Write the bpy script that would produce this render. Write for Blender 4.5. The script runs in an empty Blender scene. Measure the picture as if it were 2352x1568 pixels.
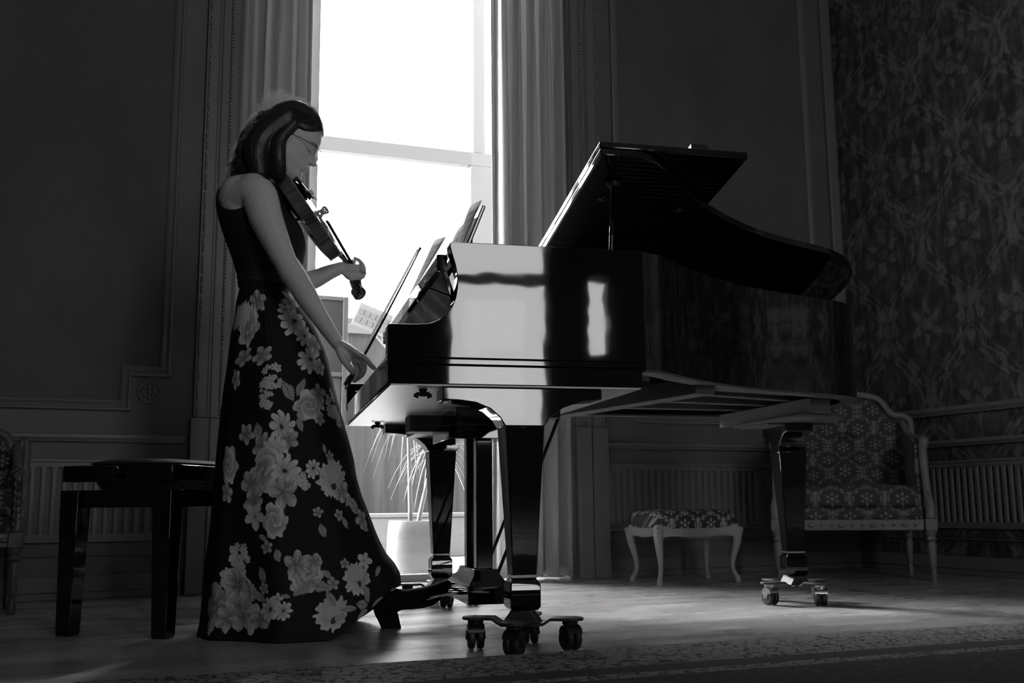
import bpy, bmesh, math, random
import numpy as np
from math import sin, cos, pi, radians, sqrt, atan2
from mathutils import Vector, Matrix, noise as mnoise

# ------------------------------------------------------------------ camera
FPX, CX, CY, HZ, CAMZ, ROLL = 2380.0, 1176.0, 784.0, 1158.0, 0.396, radians(-0.5)
PITCH = math.atan((HZ - CY) / FPX)
_cp, _sp, _c, _s = cos(PITCH), sin(PITCH), cos(ROLL), sin(ROLL)
FWD = Vector((0, _cp, _sp)); _r0 = Vector((1, 0, 0)); _d0 = Vector((0, _sp, -_cp))
RGT = _c * _r0 - _s * _d0
DWN = _s * _r0 + _c * _d0
CAMP = Vector((0, 0, CAMZ))
cam_d = bpy.data.cameras.new('camera')
cam_d.sensor_width = 36.0
cam_d.lens = FPX / 2352 * 36.0
cam_d.clip_start = 0.05
cam = bpy.data.objects.new('camera', cam_d)
bpy.context.scene.collection.objects.link(cam)
_m = Matrix((RGT, -DWN, -FWD)).transposed().to_4x4()
_m.translation = CAMP
cam.matrix_world = _m
bpy.context.scene.camera = cam

# ------------------------------------------------------------------ world, exposure, daylight
vs = bpy.context.scene.view_settings
vs.view_transform = 'Standard'; vs.look = 'None'; vs.gamma = 1.0; vs.exposure = 0.0
vs.use_curve_mapping = False
SKY = 9.0
world = bpy.data.worlds.new('overcast_sky'); bpy.context.scene.world = world
world.use_nodes = True
_n = world.node_tree; _bg = _n.nodes['Background']
_bg.inputs[0].default_value = (1, 1, 1, 1); _bg.inputs[1].default_value = SKY
# hazy sky, brightest on the side the tall window looks out on
_nt = world.node_tree; _g = _nt.nodes.new('ShaderNodeTexCoord'); _d = _nt.nodes.new('ShaderNodeVectorMath'); _d.operation = 'DOT_PRODUCT'
SKYDIR = Vector((-.80, .30, .60)).normalized(); SKYPEAK = 210.0
_nt.links.new(_g.outputs['Generated'], _d.inputs[0]); _d.inputs[1].default_value = SKYDIR
_mx = _nt.nodes.new('ShaderNodeMath'); _mx.operation = 'MAXIMUM'; _nt.links.new(_d.outputs['Value'], _mx.inputs[0]); _mx.inputs[1].default_value = 0
_pw = _nt.nodes.new('ShaderNodeMath'); _pw.operation = 'POWER'; _nt.links.new(_mx.outputs[0], _pw.inputs[0]); _pw.inputs[1].default_value = 6.0
_ma = _nt.nodes.new('ShaderNodeMath'); _ma.operation = 'MULTIPLY_ADD'; _nt.links.new(_pw.outputs[0], _ma.inputs[0]); _ma.inputs[1].default_value = SKYPEAK; _ma.inputs[2].default_value = SKY
_nt.links.new(_ma.outputs[0], _bg.inputs[1])
try:
    world.cycles.sampling_method = 'MANUAL'; world.cycles.sample_map_resolution = 64
except Exception: pass

# room frame: x along the window wall from the right corner, y into the room
WA = radians(23.54)
KC = Vector((2.12, 5.522 + math.tan(WA) * 2.12, 0))
ROOM = Matrix.Translation(KC) @ Matrix.Rotation(WA + pi, 4, 'Z')
ROOM_D, ROOM_W, ROOM_H = 8.0, 7.4, 4.1
def portal(t0, t1, z0, z1, d, flip):
    l = bpy.data.lights.new('daylight_portal', 'AREA'); l.shape = 'RECTANGLE'
    l.size = t1 - t0; l.size_y = z1 - z0; l.cycles.is_portal = True
    o = bpy.data.objects.new('daylight_portal', l); bpy.context.scene.collection.objects.link(o)
    # area light faces -z of its own frame
    yv = Vector((0, 0, 1)); zv = Vector((0, -1, 0)) if not flip else Vector((0, 1, 0))
    xv = yv.cross(zv)
    R = Matrix((xv, yv, zv)).transposed().to_4x4()
    R.translation = Vector(((t0 + t1) / 2, d, (z0 + z1) / 2))
    o.matrix_world = ROOM @ R
    return o
portal(2.0, 3.75, 0.03, 3.7, -0.30, False)
portal(2.70, 3.66, 0.9, 3.7, ROOM_D + 0.12, True)
sun_l = bpy.data.lights.new('hazy_sun', 'SUN'); sun_l.energy = 34.0; sun_l.angle = radians(9)
sun = bpy.data.objects.new('hazy_sun', sun_l); bpy.context.scene.collection.objects.link(sun)

# ------------------------------------------------------------------ helpers
SUNDIR = Vector((.11, 1.0, .80)).normalized()   # towards the sun
sun.rotation_euler = SUNDIR.to_track_quat('Z', 'Y').to_euler()
COL = bpy.context.scene.collection
def ray(px, py): return (px - CX) / FPX * RGT + (py - CY) / FPX * DWN + FWD
def atY(px, py, Y): r = ray(float(px), float(py)); Y = float(Y); return CAMP + r * (Y / r.y)
def gnd(px, py, z=0.0): r = ray(px, py); return CAMP + r * ((z - CAMZ) / r.z)

class MB:
    def __init__(s): s.v = []; s.f = []; s.uv = None
    def add(s, vs, fs):
        o = len(s.v); s.v.extend([tuple(p) for p in vs]); s.f.extend([tuple(i + o for i in f) for f in fs]); return s
    def box(s, x0, x1, y0, y1, z0, z1):
        vs = [(x, y, z) for z in (z0, z1) for y in (y0, y1) for x in (x0, x1)]
        return s.add(vs, [(0, 2, 3, 1), (4, 5, 7, 6), (0, 1, 5, 4), (2, 6, 7, 3), (0, 4, 6, 2), (1, 3, 7, 5)])
    def xbox(s, M, x0, x1, y0, y1, z0, z1):
        vs = [M @ Vector((x, y, z)) for z in (z0, z1) for y in (y0, y1) for x in (x0, x1)]
        return s.add(vs, [(0, 2, 3, 1), (4, 5, 7, 6), (0, 1, 5, 4), (2, 6, 7, 3), (0, 4, 6, 2), (1, 3, 7, 5)])
    def prism(s, poly, a, b, axis='y', M=None):
        """extrude a 2-D polygon along axis from a to b"""
        n = len(poly)
        def P(p, h):
            if axis == 'y': q = Vector((p[0], h, p[1]))
            elif axis == 'x': q = Vector((h, p[0], p[1]))
            else: q = Vector((p[0], p[1], h))
            return M @ q if M else q
        vs = [P(p, a) for p in poly] + [P(p, b) for p in poly]
        fs = [tuple(range(n)), tuple(range(2 * n - 1, n - 1, -1))]
        fs += [(i, i + n, (i + 1) % n + n, (i + 1) % n) for i in range(n)]
        return s.add(vs, fs)
    def loft(s, rings, cap=True, closed=True):
        n = len(rings[0]); vs = [p for r in rings for p in r]; fs = []
        m = n if closed else n - 1
        for j in range(len(rings) - 1):
            for i in range(m):
                a = j * n + i; b = j * n + (i + 1) % n
                fs.append((a, b, b + n, a + n))
        if cap and closed:
            fs.append(tuple(range(n - 1, -1, -1))); k = (len(rings) - 1) * n
            fs.append(tuple(range(k, k + n)))
        return s.add(vs, fs)
    def tube(s, pts, rad, n=8, cap=True, flat=1.0, up=None):
        pts = [Vector(p) for p in pts]; rings = []
        N = len(pts)
        if not hasattr(rad, '__len__'): rad = [rad] * N
        t0 = (pts[1] - pts[0]).normalized()
        ref = Vector(up) if up else (Vector((0, 0, 1)) if abs(t0.z) < .9 else Vector((1, 0, 0)))
        for i, p in enumerate(pts):
            t = (pts[min(i + 1, N - 1)] - pts[max(i - 1, 0)])
            t = t.normalized() if t.length > 1e-9 else t0
            a = ref - t * ref.dot(t)
            if a.length < 1e-6: a = t.orthogonal()
            a.normalize(); b = t.cross(a); ref = a if not up else Vector(up)
            rings.append([p + (a * cos(2 * pi * k / n) * flat + b * sin(2 * pi * k / n)) * rad[i] for k in range(n)])
        return s.loft(rings, cap)
    def lathe(s, prof, n=24, M=None, sx=1, sy=1):
        rings = []
        for r, z in prof:
            ring = [Vector((r * cos(2 * pi * k / n) * sx, r * sin(2 * pi * k / n) * sy, z)) for k in range(n)]
            rings.append([M @ p for p in ring] if M else ring)
        return s.loft(rings)
    def ball(s, c, r, n=8, sc=(1, 1, 1), M=None):
        prof = [(sin(pi * i / n), -cos(pi * i / n)) for i in range(n + 1)]
        rings = []
        for q, z in prof:
            q = max(q, 1e-4)
            ring = [Vector((q * cos(2 * pi * k / (2 * n)) * r * sc[0], q * sin(2 * pi * k / (2 * n)) * r * sc[1], z * r * sc[2])) for k in range(2 * n)]
            rings.append([(M @ p if M else p) + Vector(c) for p in ring])
        return s.loft(rings)
    def build(s, name, mat, parent=None, smooth=False, bevel=0, seg=2, loc=None, angle=35):
        me = bpy.data.meshes.new(name); me.from_pydata(s.v, [], s.f); me.validate()
        o = bpy.data.objects.new(name, me); COL.objects.link(o)
        bm = bmesh.new(); bm.from_mesh(me); bmesh.ops.recalc_face_normals(bm, faces=bm.faces); bm.to_mesh(me); bm.free()
        if mat: me.materials.append(mat)
        if smooth:
            me.polygons.foreach_set('use_smooth', [True] * len(me.polygons))
            if smooth == 'auto':
                me.set_sharp_from_angle(angle=radians(angle))
        if bevel:
            b = o.modifiers.new('bevel', 'BEVEL'); b.width = bevel; b.segments = seg; b.limit_method = 'ANGLE'; b.angle_limit = radians(40)
            b.harden_normals = False
            me.polygons.foreach_set('use_smooth', [True] * len(me.polygons)); me.set_sharp_from_angle(angle=radians(angle))
        if parent: o.parent = parent
        if loc: o.location = loc
        return o

def empty(name, loc, rz=0, label=None, cat=None, group=None):
    o = bpy.data.objects.new(name, None); COL.objects.link(o)
    o.location = loc; o.rotation_euler = (0, 0, rz); o.empty_display_size = .1
    tag(o, label, cat, group); return o
def tag(o, label=None, cat=None, group=None, kind=None):
    if label: o['label'] = label
    if cat: o['category'] = cat
    if group: o['group'] = group
    if kind: o['kind'] = kind
    return o
def room(o, kind='structure', label=None, cat=None):
    o.matrix_world = ROOM
    if kind: o['kind'] = kind
    if label: o['label'] = label
    if cat: o['category'] = cat
    return o
def copy_tree(o, parent=None):
    c = o.copy(); COL.objects.link(c)
    if parent: c.parent = parent
    for ch in list(o.children): copy_tree(ch, c)
    return c

def smooth_step(a, b, x):
    t = min(1, max(0, (x - a) / (b - a))); return t * t * (3 - 2 * t)
def catmull(P, n=8):
    P = [np.array(p, float) for p in P]; Q = [2 * P[0] - P[1]] + P + [2 * P[-1] - P[-2]]; out = []
    for i in range(1, len(Q) - 2):
        for k in range(n):
            t = k / n; a, b, c, d = Q[i - 1], Q[i], Q[i + 1], Q[i + 2]
            out.append(.5 * ((2 * b) + (-a + c) * t + (2 * a - 5 * b + 4 * c - d) * t * t + (-a + 3 * b - 3 * c + d) * t ** 3))
    out.append(P[-1]); return out

# ------------------------------------------------------------------ materials
def mat(name, g, rough=.5, metal=0, ior=1.5, coat=0, coat_rough=.03, spec=.5, sss=0, trans=0):
    m = bpy.data.materials.new(name); m.use_nodes = True
    b = m.node_tree.nodes['Principled BSDF']
    c = (g, g, g, 1) if not hasattr(g, '__len__') else (*g, 1)
    b.inputs['Base Color'].default_value = c
    b.inputs['Roughness'].default_value = rough; b.inputs['Metallic'].default_value = metal
    b.inputs['IOR'].default_value = ior; b.inputs['Specular IOR Level'].default_value = spec
    b.inputs['Coat Weight'].default_value = coat; b.inputs['Coat Roughness'].default_value = coat_rough
    if sss:
        b.inputs['Subsurface Weight'].default_value = sss; b.inputs['Subsurface Scale'].default_value = .01
    b.inputs['Transmission Weight'].default_value = trans
    return m
def N(m, t, **k):
    n = m.node_tree.nodes.new(t)
    for a, v in k.items():
        if a.startswith('i_'): n.inputs[a[2:].replace('_', ' ')].default_value = v
        else: setattr(n, a, v)
    return n
def L(m, a, b): m.node_tree.links.new(a, b)
def bsdf(m): return m.node_tree.nodes['Principled BSDF']
def coords(m, kind='Object', scale=(1, 1, 1), rot=(0, 0, 0)):
    t = N(m, 'ShaderNodeTexCoord'); mp = N(m, 'ShaderNodeMapping')
    mp.inputs['Scale'].default_value = scale; mp.inputs['Rotation'].default_value = rot
    L(m, t.outputs[kind], mp.inputs['Vector']); return mp.outputs[0]
def ramp(m, fac, stops):
    r = N(m, 'ShaderNodeValToRGB'); e = r.color_ramp.elements
    while len(e) > 1: e.remove(e[-1])
    e[0].position = stops[0][0]; e[0].color = (*[stops[0][1]] * 3, 1)
    for p, c in stops[1:]:
        q = e.new(p); q.color = (c, c, c, 1)
    L(m, fac, r.inputs[0]); return r.outputs[0]
def noise(m, vec, scale, detail=4, rough=.5, dist=0):
    n = N(m, 'ShaderNodeTexNoise'); n.inputs['Scale'].default_value = scale; n.inputs['Detail'].default_value = detail
    n.inputs['Roughness'].default_value = rough; n.inputs['Distortion'].default_value = dist
    if vec: L(m, vec, n.inputs['Vector'])
    return n.outputs['Fac']
def math_(m, op, a, b=None, c=None):
    n = N(m, 'ShaderNodeMath', operation=op)
    for i, x in enumerate((a, b, c)):
        if x is None: continue
        if isinstance(x, (int, float)): n.inputs[i].default_value = x
        else: L(m, x, n.inputs[i])
    return n.outputs[0]
def mixc(m, fac, a, b, mode='MIX'):
    n = N(m, 'ShaderNodeMix', data_type='RGBA', blend_type=mode)
    for k, x in ((0, fac), (6, a), (7, b)):
        if isinstance(x, (int, float)): n.inputs[k].default_value = x if k == 0 else (x, x, x, 1)
        else: L(m, x, n.inputs[k])
    return n.outputs[2]
def bump(m, h, strength=.3, dist=.01):
    b = N(m, 'ShaderNodeBump'); b.inputs['Strength'].default_value = strength; b.inputs['Distance'].default_value = dist
    L(m, h, b.inputs['Height']); L(m, b.outputs[0], bsdf(m).inputs['Normal']); return b

def damask(m, vec, cell, lo, hi, thr=.0, seed=0.0):
    """mirrored ogee damask: paired wavy bands with leafy edges, a rayed flower in every ogee and a vase where the bands meet"""
    sep = N(m, 'ShaderNodeSeparateXYZ'); L(m, vec, sep.inputs[0])
    cx_, cz = cell; M_ = lambda o, a, b=None: math_(m, o, a, b)
    x = M_('PINGPONG', sep.outputs[0], cx_ / 2); z = M_('PINGPONG', sep.outputs[2], cz / 2)
    zn = M_('DIVIDE', z, cz)                                     # 0 .. .5
    line = M_('MULTIPLY', M_('SUBTRACT', 1.0, M_('COSINE', M_('MULTIPLY', zn, 2 * pi))), cx_ / 4)
    leaf = M_('MULTIPLY', M_('SINE', M_('MULTIPLY', zn, 2 * pi * 7)), cx_ * .028)
    d = M_('ABSOLUTE', M_('SUBTRACT', x, M_('ADD', line, leaf)))
    d2 = M_('ABSOLUTE', M_('SUBTRACT', M_('ABSOLUTE', M_('SUBTRACT', x, line)), cx_ * .085))
    band = M_('SUBTRACT', cx_ * .026, d)
    curl = M_('SUBTRACT', M_('MULTIPLY', M_('ABSOLUTE', M_('SINE', M_('MULTIPLY', zn, 2 * pi * 4.5))), cx_ * .030), M_('ADD', d2, cx_ * .006))
    def flower(px, pz, R, n, k):
        dx = M_('SUBTRACT', x, px); dz = M_('SUBTRACT', z, pz)
        r = M_('SQRT', M_('ADD', M_('MULTIPLY', dx, dx), M_('MULTIPLY', M_('MULTIPLY', dz, dz), k))); a = M_('ARCTAN2', dx, dz)
        rim = M_('MULTIPLY', M_('ADD', .68, M_('MULTIPLY', M_('COSINE', M_('MULTIPLY', a, n)), .32)), R)
        return M_('MINIMUM', M_('SUBTRACT', rim, r), M_('SUBTRACT', M_('ABSOLUTE', M_('SUBTRACT', r, R * .38)), R * .10))
    v = band
    for q in (curl, flower(0, cz / 2, cx_ * .21, 6, 1.0), flower(cx_ / 2, 0, cx_ * .21, 6, 1.0), flower(0, 0, cx_ * .15, 4, .35), flower(cx_ / 2, cz / 2, cx_ * .15, 4, .35)): v = M_('MAXIMUM', v, q)
    nz = noise(m, vec, 9 / cx_, 3, .6, .8)
    v = M_('ADD', M_('MULTIPLY', v, 9 / cx_), M_('ADD', M_('MULTIPLY', M_('SUBTRACT', nz, .5), .55), .5 + thr))
    return ramp(m, v, [(0, lo), (.44, lo), (.52, hi), (1, hi * 1.1)])
# ------------------------------------------------------------------ room materials
M_wall = mat('painted_panelling', .115, .55)
_v = coords(M_wall); _nf = noise(M_wall, _v, 1.3, 5, .6)
L(M_wall, ramp(M_wall, _nf, [(.3, .12), (.7, .18)]), bsdf(M_wall).inputs['Base Color'])
bump(M_wall, noise(M_wall, _v, 60, 3), .08, .004)
M_trim = mat('painted_trim', .20, .42)
_v = coords(M_trim); bump(M_trim, noise(M_trim, _v, 25, 4), .1, .003)
M_gilt = mat('worn_gilt', .30, .38, metal=.5)
M_fabricwall = mat('panel_cloth', .1, .9)
_v = coords(M_fabricwall, scale=(1, 1, .6)); L(M_fabricwall, ramp(M_fabricwall, noise(M_fabricwall, _v, 1.8, 6, .65), [(.3, .10), (.7, .15)]), bsdf(M_fabricwall).inputs['Base Color'])
M_paper = mat('damask_wallpaper', .1, .6)
_v = coords(M_paper, rot=(0, 0, radians(90)))
_wn = N(M_paper, 'ShaderNodeTexNoise'); _wn.inputs['Scale'].default_value = 9; L(M_paper, _v, _wn.inputs['Vector'])
_wv = N(M_paper, 'ShaderNodeVectorMath', operation='MULTIPLY_ADD'); L(M_paper, _wn.outputs['Color'], _wv.inputs[0]); _wv.inputs[1].default_value = (.05, .05, .05); L(M_paper, _v, _wv.inputs[2])
_sp = N(M_paper, 'ShaderNodeSeparateXYZ'); L(M_paper, _wv.outputs[0], _sp.inputs[0])
_cm = N(M_paper, 'ShaderNodeCombineXYZ'); L(M_paper, math_(M_paper, 'PINGPONG', _sp.outputs[0], .31), _cm.inputs[0]); L(M_paper, math_(M_paper, 'MULTIPLY', _sp.outputs[2], .55), _cm.inputs[2])
_dd = damask(M_paper, _wv.outputs[0], (.62, .95), 0.0, 1.0)
_nn = noise(M_paper, _cm.outputs[0], 11, 5, .62, 1.4)
_dc = ramp(M_paper, math_(M_paper, 'ADD', math_(M_paper, 'MULTIPLY', _dd, .16), _nn), [(.38, .05), (.50, .10), (.58, .14), (.68, .24)])
_st = ramp(M_paper, noise(M_paper, coords(M_paper, scale=(10, 10, 1.2)), 2.2, 5, .65), [(.35, .45), (.62, 1.0)])
L(M_paper, mixc(M_paper, 1.0, _dc, _st, 'MULTIPLY'), bsdf(M_paper).inputs['Base Color'])
M_ceil = mat('ceiling_plaster', .45, .9)
M_floor = mat('parquet', .2, .30, spec=.6)
_v = coords(M_floor, 'Object', rot=(0, 0, radians(2)))
_br = N(M_floor, 'ShaderNodeTexBrick'); L(M_floor, _v, _br.inputs['Vector'])
for k_, v_ in (('Color1', .0), ('Color2', 1.), ('Mortar', .25)): _br.inputs[k_].default_value = (v_, v_, v_, 1)
_br.inputs['Scale'].default_value = 1; _br.inputs['Brick Width'].default_value = .36; _br.inputs['Row Height'].default_value = .075
_br.inputs['Mortar Size'].default_value = .0008; _br.inputs['Bias'].default_value = .0; _br.offset = .37
_gn = noise(M_floor, coords(M_floor, scale=(1.2, 14, 1)), 5, 6, .65)
_gn2 = noise(M_floor, coords(M_floor, scale=(1, 3, 1)), 2.2, 3, .6)
_f = math_(M_floor, 'ADD', math_(M_floor, 'MULTIPLY', _br.outputs['Color'], .62), math_(M_floor, 'ADD', math_(M_floor, 'MULTIPLY', _gn, .20), math_(M_floor, 'MULTIPLY', _gn2, .18)))
L(M_floor, ramp(M_floor, _f, [(.10, .26), (.5, .34), (.9, .47)]), bsdf(M_floor).inputs['Base Color'])
L(M_floor, ramp(M_floor, _gn2, [(.3, .22), (.7, .36)]), bsdf(M_floor).inputs['Roughness'])
bump(M_floor, _f, .12, .002)

def curtain_mat(name, g, tr):
    m = mat(name, g, .85); nt = m.node_tree
    t = N(m, 'ShaderNodeBsdfTranslucent'); t.inputs[0].default_value = (g, g, g, 1)
    mx = N(m, 'ShaderNodeMixShader'); mx.inputs[0].default_value = tr
    L(m, bsdf(m).outputs[0], mx.inputs[1]); L(m, t.outputs[0], mx.inputs[2])
    L(m, mx.outputs[0], nt.nodes['Material Output'].inputs[0])
    v = coords(m, scale=(1, 1, .05)); bump(m, noise(m, v, 40, 2), .06, .002)
    return m
M_curtain = curtain_mat('heavy_curtain', .62, .12)
M_frame = mat('window_paint', .62, .4)
M_glass = bpy.data.materials.new('window_glass'); M_glass.use_nodes = True
_nt = M_glass.node_tree; _nt.nodes.remove(_nt.nodes['Principled BSDF'])
_tr = N(M_glass, 'ShaderNodeBsdfTransparent'); _gl = N(M_glass, 'ShaderNodeBsdfGlossy'); _gl.inputs['Roughness'].default_value = .0
_fr = N(M_glass, 'ShaderNodeFresnel'); _fr.inputs[0].default_value = 1.45; _mx = N(M_glass, 'ShaderNodeMixShader')
_tr.inputs[0].default_value = (.96, .96, .96, 1)
L(M_glass, _fr.outputs[0], _mx.inputs[0]); L(M_glass, _tr.outputs[0], _mx.inputs[1]); L(M_glass, _gl.outputs[0], _mx.inputs[2]); L(M_glass, _mx.outputs[0], _nt.nodes['Material Output'].inputs[0])

# ------------------------------------------------------------------ shell (room frame)
W1 = (1.95, 3.78, 3.85)          # window opening t0, t1, top
RD, RW, RH = ROOM_D, ROOM_W, ROOM_H
room(MB().box(-.4, RW + .4, -.45, RD + .4, -.12, 0).build('floor', M_floor))
room(MB().box(-.4, RW + .4, -.45, RD + .4, RH, RH + .2).build('ceiling', M_ceil))
room(MB().box(W1[1], RW + .4, -.45, 0, 0, RH).box(-.4, W1[0], -.45, 0, 0, RH).box(W1[0], W1[1], -.45, 0, W1[2], RH).build('wall_back', M_wall))
room(MB().box(-.4, 0, 0, RD, 0, RH).build('wall_right', M_paper))
room(MB().box(RW, RW + .4, 0, RD, 0, RH).build('wall_left', M_wall))
W2 = (2.74, 3.60, .95, 3.75); W3 = (2.24, 2.40, 1.62, 2.28)
_w = MB().box(-.4, W2[0] if 0 else W3[0], RD, RD + .25, 0, RH).box(W3[1], W2[0], RD, RD + .25, 0, RH).box(W2[1], RW + .4, RD, RD + .25, 0, RH)
_w.box(W2[0], W2[1], RD, RD + .25, 0, W2[2]).box(W2[0], W2[1], RD, RD + .25, W2[3], RH).box(W3[0], W3[1], RD, RD + .25, 0, W3[2]).box(W3[0], W3[1], RD, RD + .25, W3[3], RH)
room(_w.build('wall_front', mat('dark_rear_panelling', .04, .6)))

def window(name, t0, t1, z0, z1, d, bars, panes, depth=.06, border=.05):
    e = empty(name, (0, 0, 0)); e.matrix_world = ROOM; e['kind'] = 'structure'
    m = MB()
    for a in bars: m.box(a[0], a[1], d - depth / 2, d + depth / 2, a[2], a[3])
    m.build('window_frame', M_frame, e, bevel=.004)
    for a in panes: MB().box(a[0], a[1], d - .003, d + .003, a[2], a[3]).build('window_pane', M_glass, e)
    return e
window('window_1', 1.95, 3.78, 0, 3.85, -.30,
       [(1.95, 2.02, 0, 3.85), (3.70, 3.78, 0, 3.85), (3.326, 3.376, .03, 3.85), (2.02, 3.70, 0, .035), (2.02, 3.70, 3.78, 3.85)],
       [(2.02, 3.326, .035, 3.78), (3.376, 3.70, .035, 3.78)])
window('window_2', *W2, RD + .12,
       [(W2[0], W2[0] + .035, .95, 3.75), (W2[1] - .035, W2[1], .95, 3.75), (W2[0], W2[1], 2.23, 2.32), (W2[0], W2[1], .95, .99), (W2[0], W2[1], 3.71, 3.75)],
       [(W2[0] + .035, W2[1] - .035, .99, 2.23), (W2[0] + .035, W2[1] - .035, 2.32, 3.71)])
window('window_3', *W3, RD + .12, [(W3[0], W3[1], W3[2], W3[2] + .02), (W3[0], W3[1], W3[3] - .02, W3[3])], [(W3[0], W3[1], W3[2] + .02, W3[3] - .02)])

# ------------------------------------------------------------------ mouldings
def mould_path(m, path, w, h, d0=0.0, closed=False):
    """flat moulding run along a polyline in (t,z) of the window wall, mitred; profile with two ridges"""
    prof = [(-.5, 0), (-.5, .45), (-.38, .8), (-.25, .95), (-.12, .55), (0, .4), (.12, .55), (.25, 1), (.4, .85), (.5, .4), (.5, 0)]
    rings = []
    n = len(path)
    for i, p in enumerate(path):
        p = Vector(p); a = Vector(path[i - 1]) if i > 0 else None; b = Vector(path[i + 1]) if i < n - 1 else None
        d1 = (p - a).normalized() if a else (b - p).normalized(); d2 = (b - p).normalized() if b else d1
        n1 = Vector((-d1.y, d1.x)); n2 = Vector((-d2.y, d2.x)); nn = (n1 + n2).normalized(); k = 1 / max(.3, nn.dot(n1))
        rings.append([Vector((p.x + nn.x * q * w * k, d0 + r * h, p.y + nn.y * q * w * k)) for q, r in prof])
    m.loft(rings)
ZR = .709
def rail(x0, x1, z, h, d, axis='x'):
    prof = [(0, z - h / 2), (d * .6, z - h / 2), (d * .7, z - h * .25), (d, z), (d, z + h * .35), (d * .8, z + h / 2), (0, z + h / 2)]
    m = MB()
    if axis == 'x': m.loft([[Vector((x, p[0], p[1])) for p in prof] for x in (x0, x1)])
    else: m.loft([[Vector((p[0], y, p[1])) for p in prof] for y in (x0, x1)])
    return m
k_trim = [0]
def trim(m, mt=None, **kw):
    k_trim[0] += 1
    return room(m.build('trim_%d' % k_trim[0], mt or M_trim, **kw))
trim(rail(3.985, RW, ZR, .036, .035), smooth='auto'); trim(rail(0, 1.76, ZR + .004, .036, .035), smooth='auto')
trim(rail(.03, RD, ZR, .036, .035, 'y'), smooth='auto'); trim(rail(.03, RD, .888, .045, .04, 'y'), smooth='auto')
m = MB(); mould_path(m, [(RW - .2, .858), (4.255, .858), (4.255, 1.02), (4.085, 1.02), (4.085, RH - .3)], .05, .022); trim(m, smooth='auto')
m = MB(); mould_path(m, [(1.645, RH - .3), (1.645, 1.02), (1.545, 1.02), (1.545, .865), (.40, .865), (.40, 1.02), (.25, 1.02), (.25, RH - .3)], .05, .022); trim(m, smooth='auto')
trim(MB().box(.03, .10, 0, .03, .9, RH), bevel=.008)
# cloth fields inside the panel mouldings
def field(poly):
    return MB().prism(poly, 0.0, .004, 'y')
trim(field([(RW - .2, .86), (4.255, .86), (4.255, 1.02), (4.085, 1.02), (4.085, RH - .3), (RW - .2, RH - .3)]), M_fabricwall)
trim(field([(1.645, RH - .3), (1.645, 1.02), (1.545, 1.02), (1.545, .865), (.40, .865), (.40, 1.02), (.25, 1.02), (.25, RH - .3)]), M_fabricwall)
# rosettes
def rosette(t, z, r):
    m = MB(); M = Matrix.Translation((t, 0, z)) @ Matrix.Rotation(-pi / 2, 4, 'X')
    m.lathe([(r, 0), (r, .008), (r * .93, .014), (r * .85, .008), (r * .8, .006), (.001, .006)], 28, M)
    for k in range(8):
        a = k * pi / 4; m.ball((t + cos(a) * r * .5, .010, z + sin(a) * r * .5), r * .2, 5, (1, .7, 1))
    for k in range(12):
        a = k * pi / 6 + .2; m.ball((t + cos(a) * r * .74, .008, z + sin(a) * r * .74), r * .1, 4)
    m.ball((t, .012, z), r * .22, 6, (1, .8, 1))
    return m
trim(rosette(4.152, .925, .052), M_trim, smooth=True); trim(rosette(1.625, .925, .045), M_trim, smooth=True)
# window casing: boards, beads, plinths
def casing(a, b, ins, outs):
    m = MB().box(min(a, b), max(a, b), 0, .030, .81, 3.95); w = b - a
    m.box(a + w * .42 - .006, a + w * .42 + .006, .030, .036, .81, 3.95)
    m.box(a + w * .5 - .004, a + w * .5 + .004, .030, .038, .81, 3.95)
    trim(m, bevel=.003)
    for tt, r in ((ins, .0085), (outs, .007)):
        m = MB(); z = .83; k = 0
        while z < 3.3:
            if tt == outs and k % 5 < 2: m.ball((tt, .034, z), r, 4, (1, 1, 2.2)); z += r * 4.2
            else: m.ball((tt, .034, z), r, 4); z += r * 2.1
            k += 1
        trim(m, M_gilt, smooth=True)
    lo, hi = (min(a, b) - .012, max(a, b) + .012)
    m = MB().box(lo, lo + (hi - lo) * .52, 0, .05, 0, .808).box(lo + (hi - lo) * .56, hi, 0, .055, 0, .808).box(lo, hi, 0, .04, 0, .808)
    trim(m, bevel=.004)
casing(3.955, 3.80, 3.835, 3.940); casing(1.772, 1.935, 1.885, 1.782)
trim(MB().box(1.70, 4.02, 0, .05, 3.86, 4.0), bevel=.006)
# fluted dado panels (radiator fronts)
def fluted(t0, t1, axis='x'):
    m = MB(); z0, z1 = .262, .598
    fr = .03
    def B(a, b, c, d, e, f):
        if axis == 'x': m.box(a, b, c, d, e, f)
        else: m.box(c, d, a, b, e, f)
    B(t0, t1, 0, .016, z1 - .02, z1); B(t0, t1, 0, .016, z0, z0 + .02); B(t0, t0 + fr, 0, .016, z0, z1); B(t1 - fr, t1, 0, .016, z0, z1)
    n = int((t1 - t0 - 2 * fr) / .0435); s = (t1 - t0 - 2 * fr) / n
    for k in range(n + 1):
        c = t0 + fr + k * s
        pr = [(-.013, 0), (-.013, .006), (-.007, .012), (.007, .012), (.013, .006), (.013, 0)]
        R = []
        for z, w in ((z0 + .02, 1), (z1 - .045, 1), (z1 - .03, 1.25), (z1 - .02, 1.66)):
            R.append([Vector((c + p * w, q, z)) if axis == 'x' else Vector((q, c + p * w, z)) for p, q in pr])
        m.loft(R)
    return m
trim(fluted(3.98, RW), smooth='auto'); trim(fluted(.73, 1.755), smooth='auto'); trim(fluted(.5, 5.0, 'y'), smooth='auto')
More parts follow.
